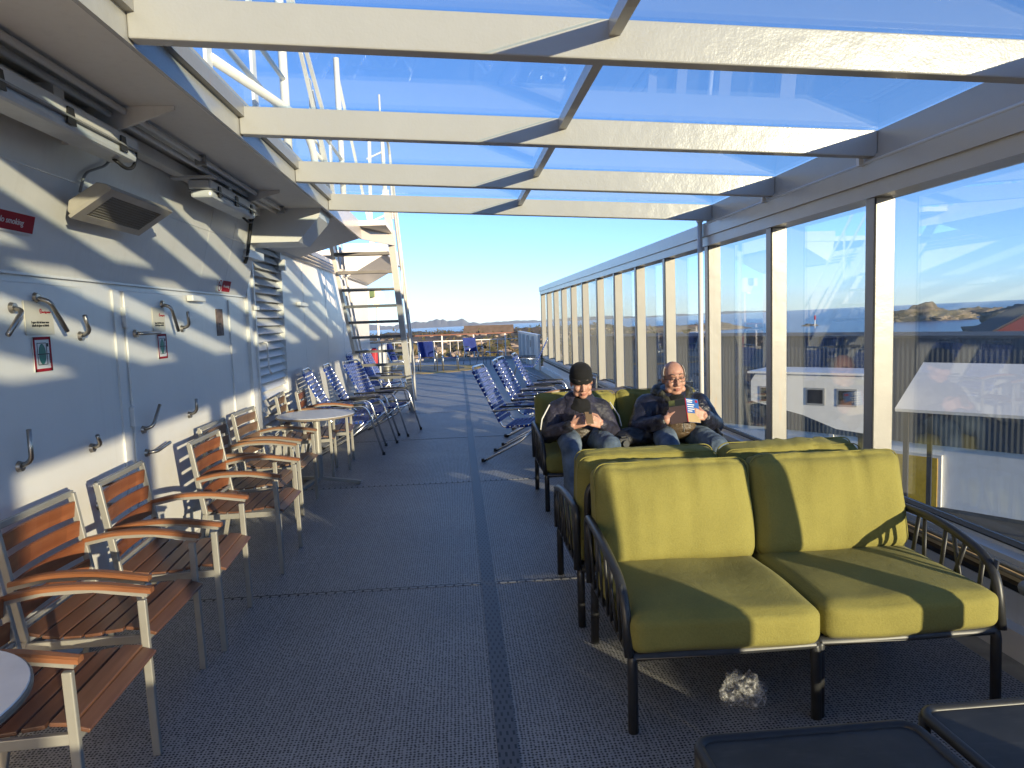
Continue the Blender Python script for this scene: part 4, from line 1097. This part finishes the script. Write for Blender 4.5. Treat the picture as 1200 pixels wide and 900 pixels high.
def person_B():      # older reader
    t = thing('person', 'older balding person with glasses and a big dark jacket reading a booklet', 'person', (1.885, 6.08, 0))
    hm = Matrix.Translation((-.012, -.01, 1.04)) @ Matrix.Rotation(R(6), 4, 'X') @ Matrix.Rotation(R(-3), 4, 'Y')
    hk = 1.19
    lw_, rw_ = V((-.165,-.285,.715)), V((.165,-.285,.735))
    kn = (V((-.19,-.46,.515)), V((.21,-.46,.505))); an = (V((-.17,-.50,.11)), V((.22,-.52,.11)))
    b = MB(); head(b, hm, hk, .8)
    b.cap((0, .08, .82), (0, .03, .96), .07, .066)
    b.cap((0,.08,.60), (0,.09,.80), .14, .14); b.cap((-.12,.08,.80), (.12,.08,.80), .095, .095)
    for s, w in ((-1, lw_), (1, rw_)):
        el = V((s*.32, -.02, .60)); b.cap((s*.21,.08,.79), el, .058, .046); b.cap(el, w, .046, .030)
    legs(b, kn, an, (.11, .06, .58), (.08,.058,.055,.04))
    hand(b, lw_, (.80,-.22,.30), (-.25,-.92,.15), (.1,.25,1), (.55,.7,.55), 1.12)
    hand(b, rw_, (-.80,-.22,.22), (.25,-.92,.15), (-.1,.25,1), (.55,.7,.55), 1.12)
    for A in an: b.ell(A+V((0,-.05,-.06)), (.042,.125,.045))
    body = remesh(b, .0055, 1).build('body', M['skin'], t)
    face_bits(body, hm, hk)
    j = MB(); j.cap((0,.08,.58), (0,.09,.77), .205, .21); j.cap((-.17,.09,.77), (.17,.09,.77), .125, .125)
    for s, w in ((-1, lw_), (1, rw_)):
        el = V((s*.335, -.02, .61)); j.cap((s*.225,.08,.78), el, .115, .092); j.cap(el, el.lerp(w, .86), .092, .056)
    j.ell((-.27,.06,.56), (.14,.16,.10)); j.ell((.27,.06,.57), (.12,.14,.09))
    jm = jacket_mat('dark_shell_jacket', (.009,.009,.012), (.022,.024,.045), .33)
    jk = remesh(j, .011, 2, .011, 8, 12, (1,1,.8)).build('jacket', jm, t)
    h = MB()
    for k in range(14):
        a = R(-20 + k*220/13.); h.ell((.135*math.cos(a), .085+.10*math.sin(a), .905+.035*math.sin(a)), (.050,.050,.052))
    h.cap((-.11,-.0,.90), (-.05,-.10,.80), .045, .035); h.cap((.11,-.0,.90), (.05,-.10,.80), .045, .035)
    remesh(h, .010, 2, .008, 16, 2).build('hood', jacket_mat('olive_lined_hood', (.016,.017,.012), (.045,.043,.028), .5), jk)
    s_ = MB(); s_.ell((0,.03,.885), (.092,.088,.07)); s_.ell((0,-.05,.80), (.10,.09,.12)); remesh(s_, .010, 2, .005, 14, 5).build('pullover', fabric('black_pullover', (.013,.014,.014), .25), t)
    vs = MB(); vs.ell((0,-.105,.635), (.165,.135,.12)); vo = remesh(vs, .009, 2, .0, 10, 1)
    for v in vo.bm.verts: v.co += v.co.normalized()*0 + V((0, -.006*abs(math.sin(v.co.z*58)), 0))
    vq = vo.build('vest', jacket_mat('brown_quilted_vest', (.085,.055,.03), (.115,.078,.045), .42), t)
    MB().bar((.0,-.247,.60), (.0,-.235,.69), .007, .006, (0,1,0)).build('zip', M['black'], vq)
    tr = MB(); legs(tr, kn, an, (.115, .05, .58), (.112,.086,.08,.064)); tr.ell((0,.08,.58), (.20,.14,.10))
    remesh(tr, .011, 2, .007, 12, 16, (1,1.6,1)).build('jeans', M['jeans'], t)
    for A in an:
        sh = MB(); sh.ell(A+V((0,-.06,-.065)), (.052,.15,.045)); sh.ell(A+V((0,.02,-.03)), (.05,.06,.06)); remesh(sh, .010, 2).build('shoe', M['black'], t)
    # fringe of grey hair
    bm = bmesh.new(); bmesh.ops.create_icosphere(bm, subdivisions=5, radius=1)
    dead = [v for v in bm.verts if v.co.z > .62+.1*noise.noise(v.co*4) or v.co.z < -.45 or v.co.y < -.38 + .3*abs(v.co.z)]
    bmesh.ops.delete(bm, geom=dead, context='VERTS')
    for v in bm.verts:
        v.co = hm @ (V((v.co.x*.0865, .012+v.co.y*.1035, .030+v.co.z*.098))*hk) + noise.noise_vector(v.co*14)*.003
    w = MB(); w._add(bm, True); ho = w.build('grey_hair', plain('grey_hair', (.38,.35,.32), .8, 0, .3, 60, .5, 150), t)
    md = ho.modifiers.new('s', 'SOLIDIFY'); md.thickness = .006
    # spectacles
    g = MB()
    for s in (-1, 1):
        c = [hm @ (V((s*.032+.0245*math.cos(2*PI*q/20), -.103, .006+.0185*math.sin(2*PI*q/20)))*hk) for q in range(20)]
        g.tube(c, .0022, 6, True)
        g.tube([hm @ (V((s*.057,-.101,.010))*hk), hm @ (V((s*.086,-.06,.012))*hk), hm @ (V((s*.088,.012,.008))*hk)], .0020, 6)
    g.tube([hm @ (V((-.009,-.104,.010))*hk), hm @ (V((.009,-.104,.010))*hk)], .002, 6)
    g.build('glasses', plain('spectacle_frame', (.05,.035,.03), .3, .3), t)
    # booklet: two leaves with printed covers
    bk = thing('booklet', 'open paperback booklet with a blue and sand front cover held by the older reader', 'booklet', (1.875, 5.735, .80))
    bk.rotation_euler = (R(-22), 0, 0)
    for s, nm in ((-1, 'back_cover'), (1, 'front_cover')):
        lf = Matrix.Rotation(R(s*27), 4, 'Z')
        cv = MB(); cv._mbox(lf @ Matrix.Translation((s*.071, -.004, 0)), (.142, .002, .205)); c = cv.build(nm, plain(nm, (.085,.055,.05) if s < 0 else (.035,.12,.36), .35), bk)
        pg = MB(); pg._mbox(lf @ Matrix.Translation((s*.069, .001, 0)), (.136, .008, .199)); pg.build('pages', M['sign_white'], bk)
        def pr(x, z, w_, h_, mat, n):
            q = MB(); q._mbox(lf @ Matrix.Translation((s*.071+x, -.0056, z)), (w_, .0012, h_)); q.build(n, mat, c)
        if s < 0:
            pr(.0, .072, .138, .055, plain('cover_dark', (.02,.025,.02), .4), 'cover_band'); pr(-.04, .075, .05, .045, plain('cover_green', (.14,.16,.06), .4), 'cover_picture')
        else:
            pr(0, -.062, .138, .078, plain('cover_sand', (.42,.30,.15), .4), 'cover_picture')
            pr(.048, .082, .026, .022, M['sign_red'], 'cover_badge')
            for i, (z, w_, x) in enumerate(((.088,.07,-.03), (.072,.06,-.03), (.05,.08,-.02), (.032,.07,-.025), (.012,.085,-.015), (-.006,.05,-.035))): pr(x, z, w_, .0075, M['sign_white'], 'print_line')
    sp = MB(); sp.box((0, -.006, 0), (.007, .004, .206)); sp.build('spine', M['sign_red'], bk)
    return t
person_A(); person_B()
# dark bag with a small camera between the two
bg_ = MB(); bg_.ell((0,0,.075), (.17,.15,.075)); bg_.ell((-.10,-.05,.07), (.10,.10,.07)); bg_.ell((.12,.03,.08), (.10,.12,.075))
o = remesh(bg_, .010, 2, .009, 13, 4).build('dark_bag', jacket_mat('dark_bag_cloth', (.010,.010,.012), (.022,.022,.026), .5)); o.location = (1.47, 5.98, .478)
tag(o, 'limp black bag lying on the green seat between the two people', 'bag')
cm_ = thing('camera_case', 'small dark camera case on the seat beside the capped person', 'camera', (1.345, 5.80, .478), .3)
MB().box((0,0,.06), (.10,.07,.09), None, .012).build('body', M['black'], cm_); MB().lathe([(.03,0),(.03,.03)], 18, (0,-.034,.06), (0,-1,0)).build('lens', M['anthracite'], cm_)
MB().box((0,0,.112), (.05,.05,.015), None, .005).build('viewfinder', M['black'], cm_)
# ------------------------------------------------------------------ the harbour outside
TA, TB = -.0085, .011
def sea_z(x, y, z0=-9.0): return z0 + TA*y + TB*x
def tilt_sheet(name, mat, x0, x1, y0, y1, z0, kind='structure'):
    bm = bmesh.new(); vs = [bm.verts.new((x, y, sea_z(x, y, z0))) for x, y in ((x0,y0),(x1,y0),(x1,y1),(x0,y1))]; bm.faces.new(vs)
    w = MB(); w._add(bm); return tag(w.build(name, mat), kind=kind)
def sea_mat():
    m, t, b = nt('sea_water')
    v = coord(t); n = noise_n(t, coord(t, (1, .35, 1)), .004, 5)
    L(t, ramp(t, n, [(.35, (.010,.045,.11)), (.65, (.020,.075,.17))]), b.inputs['Base Color'])
    b.inputs['Roughness'].default_value = .22; b.inputs['IOR'].default_value = 1.33
    h = math_n(t, 'ADD', noise_n(t, v, .35, 4), math_n(t, 'MULTIPLY', noise_n(t, v, 2.2, 3), .3)); bump(t, b, h, .5, 1.2)
    return m
tilt_sheet('sea', sea_mat(), -9000, 9000, -3000, 9000, -9.0)

def terrain_mat(name, grass, rock, rough=.95, scale=.05):
    m, t, b = nt(name); v = coord(t)
    f = noise_n(t, v, scale, 6, .65); g = noise_n(t, v, scale*9, 5, .7)
    k = math_n(t, 'ADD', math_n(t, 'MULTIPLY', f, .55), math_n(t, 'MULTIPLY', g, .45))
    L(t, ramp(t, k, [(.34, tuple(x*.45 for x in grass)), (.46, grass), (.56, rock), (.72, tuple(min(1, x*1.25) for x in rock))]), b.inputs['Base Color'])
    b.inputs['Roughness'].default_value = rough; bump(t, b, g, .9, .8/scale*.03); return m
def heightfield(name, mat, x0, x1, y0, y1, nx, ny, hfun, kind='structure'):
    bm = bmesh.new(); g = []
    for j in range(ny+1):
        r = []
        for i in range(nx+1):
            x = x0+(x1-x0)*i/nx; y = y0+(y1-y0)*(j/ny)**1.5
            r.append(bm.verts.new((x, y, hfun(x, y))))
        g.append(r)
    for j in range(ny):
        for i in range(nx): bm.faces.new((g[j][i], g[j][i+1], g[j+1][i+1], g[j+1][i]))
    w = MB(); w._add(bm, True); return tag(w.build(name, mat), kind=kind)
def nz(x, y, s, o=0): return noise.noise(V((x*s+o, y*s, o*1.7)))
def land_h(x, y):
    base = sea_z(x, y)
    e = min(1, max(0, (y-70)/25)); far = 1-min(1, max(0, (y-430)/70)); rt = 1-min(1, max(0, (x-(40+y*.12))/20))
    h = 3.2 + 3.4*min(1, (y-60)/350) + nz(x,y,.02)*1.8 + nz(x,y,.09,4)*1.1 + abs(nz(x,y,.35,8))*1.1
    return base-1.5 + (h+1.5)*e*max(0, far)*max(0, rt)
heightfield('moor_land', terrain_mat('moor_ground', (.06,.058,.028), (.13,.095,.068), .95, .06), -420, 150, 70, 520, 190, 130, land_h)
def spit_h(x, y):
    cx_ = 60+(x-60); d = abs(y-(430+ .25*(x-60)))/26
    return sea_z(x, y)-1 + max(0, (4.4+nz(x,y,.03,2)*1.5+abs(nz(x,y,.2,6))*1.6))*max(0, 1-d*d)*min(1, max(0, (200-x)/25))
heightfield('stone_breakwater', terrain_mat('breakwater_stone', (.16,.13,.085), (.30,.25,.19), .95, .12), 40, 340, 380, 540, 160, 40, spit_h)
# shrubs scattered over the near moor: nobody could count them
rnd = random.Random(5)
def shrub_mat():
    m, t, b = nt('shrub_leaves'); oi = coord(t); f = noise_n(t, oi, .5, 3)
    L(t, ramp(t, f, [(.3, (.030,.042,.014)), (.55, (.075,.062,.025)), (.75, (.14,.085,.04))]), b.inputs['Base Color']); b.inputs['Roughness'].default_value = .9
    return m
bm = bmesh.new()
for i in range(2600):
    y = 92+330*rnd.random()**1.6; x = -40 + (rnd.random()-.5)*(90+y*.9)
    if x > 38+y*.12: continue
    z = land_h(x, y); s = rnd.uniform(.5, 1.5)
    for k in range(6):
        p = V((x+rnd.gauss(0,.6)*s, y+rnd.gauss(0,.6)*s, z+rnd.random()*1.1*s)); q = [p+V((rnd.gauss(0,.45), rnd.gauss(0,.45), rnd.gauss(0,.4)))*s for _ in range(3)]
        try: bm.faces.new([bm.verts.new(c) for c in q])
        except ValueError: pass
w = MB(); w.bm = bm
me = bpy.data.meshes.new('shrubs'); bm.to_mesh(me); bm.free(); me.materials.append(shrub_mat()); o = bpy.data.objects.new('shrubs', me); COL.objects.link(o)
tag(o, 'low brown and green shrubs over the moor beyond the aft railing', 'shrubs', kind='stuff')
bm = bmesh.new()
for i in range(700):
    y = 85+200*rnd.random()**1.4; x = -20+(rnd.random()-.5)*(70+y*.8)
    if x > 38+y*.12: continue
    b2 = bmesh.new(); bmesh.ops.create_icosphere(b2, subdivisions=1, radius=rnd.uniform(.35, 1.3))
    for v in b2.verts: v.co = V((v.co.x*1.3, v.co.y, v.co.z*.7))*(1+.35*noise.noise(v.co*2+V((i,0,0)))) + V((x, y, land_h(x, y)+.1))
    me = bpy.data.meshes.new('t'); b2.to_mesh(me); b2.free(); bm.from_mesh(me); bpy.data.meshes.remove(me)
w = MB(); w.bm = bm; tag(w.build('boulders', plain('boulder_stone', (.24,.19,.15), .9, 0, .4, .8)), 'pale boulders strewn over the near moor beyond the railing', 'boulders', kind='stuff')

# brown house on the moor
def gable_house(name, label, loc, rz, w_, d_, h_, rh, wall_m, roof_m, win=3, cat='house'):
    t = thing(name, label, cat, loc, rz)
    m = Matrix(((1,0,0,0),(0,0,-1,d_/2),(0,1,0,0),(0,0,0,1)))
    MB().prism([(-w_/2,0),(w_/2,0),(w_/2,h_),(0,h_+rh),(-w_/2,h_)], d_, m).build('wall', wall_m, t)
    rf = MB(); ln = math.hypot(w_/2, rh); a = math.atan2(rh, w_/2)
    for s in (-1, 1): rf.box((s*w_/4*1.06, 0, h_+rh/2+.12), (ln*1.12, d_*1.06, .18), Matrix.Rotation(s*a, 4, 'Y'))
    rf.build('roof', roof_m, t)
    for k in range(win):
        x = -w_/2+(k+.5)*w_/win
        f = MB().b2(x-.6, x+.6, -d_/2-.08, -d_/2-.02, h_*.35, h_*.8).build('window', M['sign_white'], t)
        MB().b2(x-.48, x+.48, -d_/2-.10, -d_/2-.082, h_*.4, h_*.76).build('pane', M['black'], f)
    return t
hx, hy = -2+ (572-535)/832*300, 300
p = at_dist(573, 391, 290)
gable_house('brown_house', 'low brown house with a tawny roof on the moor beyond the aft railing', (p.x, p.y, p.z-3.5), R(82), 9, 19, 3.2, 3.4, plain('brown_cladding', (.085,.06,.045), .9), plain('tawny_roof', (.12,.085,.06), .9, 0, .2, .5), 3)

# warehouse on the quay (right)
U = V((-.525,.851,0)); NN = V((.851,.525,0))
def qp(u, p, z): return NN*p + U*u + V((0,0,z))
qm = Matrix((( U.x, NN.x, 0, 0), (U.y, NN.y, 0, 0), (0,0,1,0), (0,0,0,1)))    # local (u, n, z)
QZ = -7.25
mb = MB(); mb.bm.from_mesh(bpy.data.meshes.new('e')); mb.b2(-70, 36, 25, 60, -14, QZ); mb.bm.transform(qm); struct('quay', mb, plain('quay_asphalt', (.05,.053,.058), .85, 0, .25, .3))
M['warehouse_white'] = paint('warehouse_white', (.82,.82,.83), .5, .05)
wh = thing('warehouse', 'long warehouse with dark upper cladding and white lower band seen through the glass', 'warehouse'); P0 = qp(14, 32, 0); wh.matrix_world = Matrix.Translation(P0) @ Matrix.Rotation(R(3.6), 4, 'Z') @ Matrix.Translation(-P0) @ qm
def clad():
    m, t, b = nt('dark_corrugated_cladding'); v = coord(t)
    w_ = N(t, 'ShaderNodeTexWave', wave_type='BANDS', bands_direction='X'); w_.inputs['Scale'].default_value = 1.6; L(t, v, w_.inputs['Vector'])
    L(t, ramp(t, noise_n(t, v, .4, 5), [(.3, (.05,.06,.075)), (.7, (.08,.092,.11))]), b.inputs['Base Color']); b.inputs['Roughness'].default_value = .7; bump(t, b, w_.outputs['Fac'], .4, .05); return m
MB().b2(-60, 35, 32, 36, -4.43, .12).build('upper_wall', clad(), wh)
MB().b2(-59.9, 34.9, 32.1, 35.9, -7.1, -4.43).build('lower_wall', M['warehouse_white'], wh)
MB().b2(-59.95, 34.95, 32.05, 35.95, QZ, -7.1).build('plinth', plain('plinth', (.10,.10,.10), .8), wh)
MB().b2(-60.2, 35.2, 31.8, 36.2, .12, .24).build('roof', plain('dark_roof', (.045,.047,.05), .7), wh)
d = MB().b2(13.35, 16.85, 31.96, 32.1, -7.09, -4.85).build('door_frame', M['white_clean'], wh)
MB().b2(13.5, 16.7, 31.93, 31.96, -7.09, -4.98).build('yellow_door', plain('yellow_door', (.62,.38,.02), .5), d)
for k in range(7):
    u = -50+k*13.6
    if 12 < u < 18: continue
    MB().b2(u, u+.22, 31.94, 32.1, -7.09, -4.43).build('pilaster', M['white_clean'], wh)
# white cabin on legs on the quay
pb = at_dist(958, 470, 29.8)
qc = thing('quay_cabin', 'white cabin with small square windows on dark legs before the warehouse', 'cabin', (pb.x, pb.y, 0), math.atan2(U.y, U.x)+R(14))
m = Matrix(((1,0,0,0),(0,0,1,-1.1),(0,1,0,0),(0,0,0,1)))
MB().prism([(-2.0,-.9),(2.0,-.9),(2.2,-1.2),(2.2,-2.0),(.2,-2.45),(-1.0,-2.9),(-2.0,-3.0)], 2.2, m).build('wall', M['white_clean'], qc)
MB().b2(-2.1, 2.3, -1.2, 1.2, -.9, -.82).build('roof', M['white_clean'], qc)
for u in (-1.35, -.25, 1.5):
    f = MB().b2(u-.34, u+.34, 1.08, 1.125, -2.05, -1.4).build('window', M['grey_metal'], qc)
    MB().b2(u-.27, u+.27, 1.126, 1.135, -1.98, -1.47).build('pane', M['black'], f)
for u, zt in ((-1.8, -2.95), (1.6, -2.1)):
    for v in (-.95, .95): MB().b2(u-.08, u+.08, v-.08, v+.08, QZ, zt).build('leg', M['anthracite'], qc)
ps = at_dist(1195, 455, 30)
sh = thing('quay_shelter', 'open shelter with a broad white sloping roof on the quay at the right edge', 'shelter', (ps.x, ps.y, QZ), math.atan2(U.y, U.x)+R(10))
for x in (-3.1, 3.1):
    for y, zt in ((-1.6, 6.2), (1.6, 5.0)): MB().b2(x-.08, x+.08, y-.08, y+.08, 0, zt).build('post', M['anthracite'], sh)
MB().box((0, -.1, 5.75), (6.9, 3.9, .12), Matrix.Rotation(-math.atan2(1.25, 3.2), 4, 'X')).build('roof', M['white_clean'], sh)
pl = at_dist(1185, 455, 19)

# red house
pr_ = at_dist(1205, 372, 95)
gable_house('red_house', 'dark red wooden house with its gable roof at the right edge beyond the warehouse', (pr_.x, pr_.y, pr_.z-7.5), R(-30), 8.5, 12, 6.0, 2.6, plain('red_boards', (.12,.018,.014), .8), plain('dark_tiles', (.05,.035,.03), .8), 3)
# rocks in the bay
def rock_island(cx_, cy_, rx, ry, h, seed, name='rock_island', rzz=0.):
    bm = bmesh.new(); bmesh.ops.create_icosphere(bm, subdivisions=5, radius=1); z0 = sea_z(cx_, cy_)
    for v in bm.verts:
        p = V(v.co); k = 1+.45*noise.noise(p*1.5+V((seed,0,0)))+.25*noise.noise(p*4+V((0,seed,0)))+.12*noise.noise(p*10+V((0,0,seed)))
        q = V((p.x*rx*k, p.y*ry*k, 0)); q = Matrix.Rotation(rzz, 3, 'Z') @ q
        v.co = V((cx_+q.x, cy_+q.y, z0-.5+max(-.4, p.z)*h*k))
    w = MB(); w._add(bm, True); return tag(w.build(name, M['rock']), kind='structure')
M['rock'] = terrain_mat('island_rock', (.10,.085,.05), (.22,.17,.12), .95, .09)
for u, v, d, wpx, h, sd in ((1083, 357, 520, 36, 9.0, 1), (1062, 360, 515, 20, 5.0, 2), (1105, 361, 505, 14, 3.2, 3), (1142, 358, 620, 20, 5.5, 4), (1162, 357, 640, 14, 5.5, 5), (950, 364, 480, 9, 1.6, 6), (1143, 363, 500, 8, 1.2, 7)):
    p = at_dist(u, v, d); rock_island(p.x, p.y, wpx/832*d*1.05, wpx/832*d*.6, h, sd, rzz=R(-35))
p = at_dist(1235, 366, 230); rock_island(p.x, p.y, 21, 17, 8.5, 9, 'headland')
p = at_dist(955, 362, 420); mk = thing('sea_marker', 'slim sea marker pole standing in the bay', 'marker', (p.x, p.y, sea_z(p.x, p.y)))
MB().tube([(0,0,-1),(0,0,5)], .25, 8).build('pole', M['white_clean'], mk); MB().lathe([(.5,4.6),(.5,6.4),(.05,7.2)], 12).build('topmark', M['sign_red'], mk)
# far mountains
def mountains(name, az0, az1, d, hmax, seed, n=160):
    bm = bmesh.new(); rows = []
    for j in range(7):
        r = []
        for i in range(n+1):
            a = R(az0+(az1-az0)*i/n); dd_ = d+j*d*.035
            x, y = dd_*math.sin(a), dd_*math.cos(a); t_ = i/n
            env = (1-abs(j-3)/3)
            pk = .9*abs(noise.noise(V((t_*5+seed, j*.15, seed)))) + .45*abs(noise.noise(V((t_*13+seed, j*.25, 2)))) + .30*abs(noise.noise(V((t_*38, j*.4, seed))))
            z = sea_z(x, y) - 4 + hmax*env*(.25+pk)*min(1, 8*t_, 8*(1-t_))
            r.append(bm.verts.new((x, y, z)))
        rows.append(r)
    for a, b in zip(rows, rows[1:]):
        for i in range(n): bm.faces.new((a[i], a[i+1], b[i+1], b[i]))
    w = MB(); w._add(bm, False)
    m, t, b = nt('mountain_rock_and_snow'); v = coord(t); g = N(t, 'ShaderNodeNewGeometry'); f = noise_n(t, v, .008, 6, .7)
    sx_ = N(t, 'ShaderNodeSeparateXYZ'); L(t, v, sx_.inputs[0])
    k = math_n(t, 'ADD', math_n(t, 'MULTIPLY', math_n(t, 'ADD', sx_.outputs['Z'], 45.), .006), math_n(t, 'MULTIPLY', f, .55))
    L(t, ramp(t, k, [(.58, (.10,.115,.14)), (.78, (.66,.69,.74))]), b.inputs['Base Color']); b.inputs['Roughness'].default_value = .9
    return tag(w.build(name, m), kind='structure')
mountains('mountains', -16, 3.2, 6300, 105, 3.3)
mountains('mountains', -2, 26, 7000, 46, 7.7)
# air
if HAZE:
    mb = MB(); mb.b2(-7000, 7000, -2500, 8200, -170, 160); hz = mb.build('haze', bpy.data.materials.new('haze_air')); hz['kind'] = 'stuff'
    hm_ = hz.data.materials[0]; hm_.use_nodes = True; t = hm_.node_tree; t.nodes.remove(t.nodes['Principled BSDF'])
    pv = N(t, 'ShaderNodeVolumePrincipled'); pv.inputs['Density'].default_value = HAZE; pv.inputs['Color'].default_value = (.70,.84,1.0,1); pv.inputs['Anisotropy'].default_value = 0
    L(t, pv.outputs[0], t.nodes['Material Output'].inputs['Volume'])
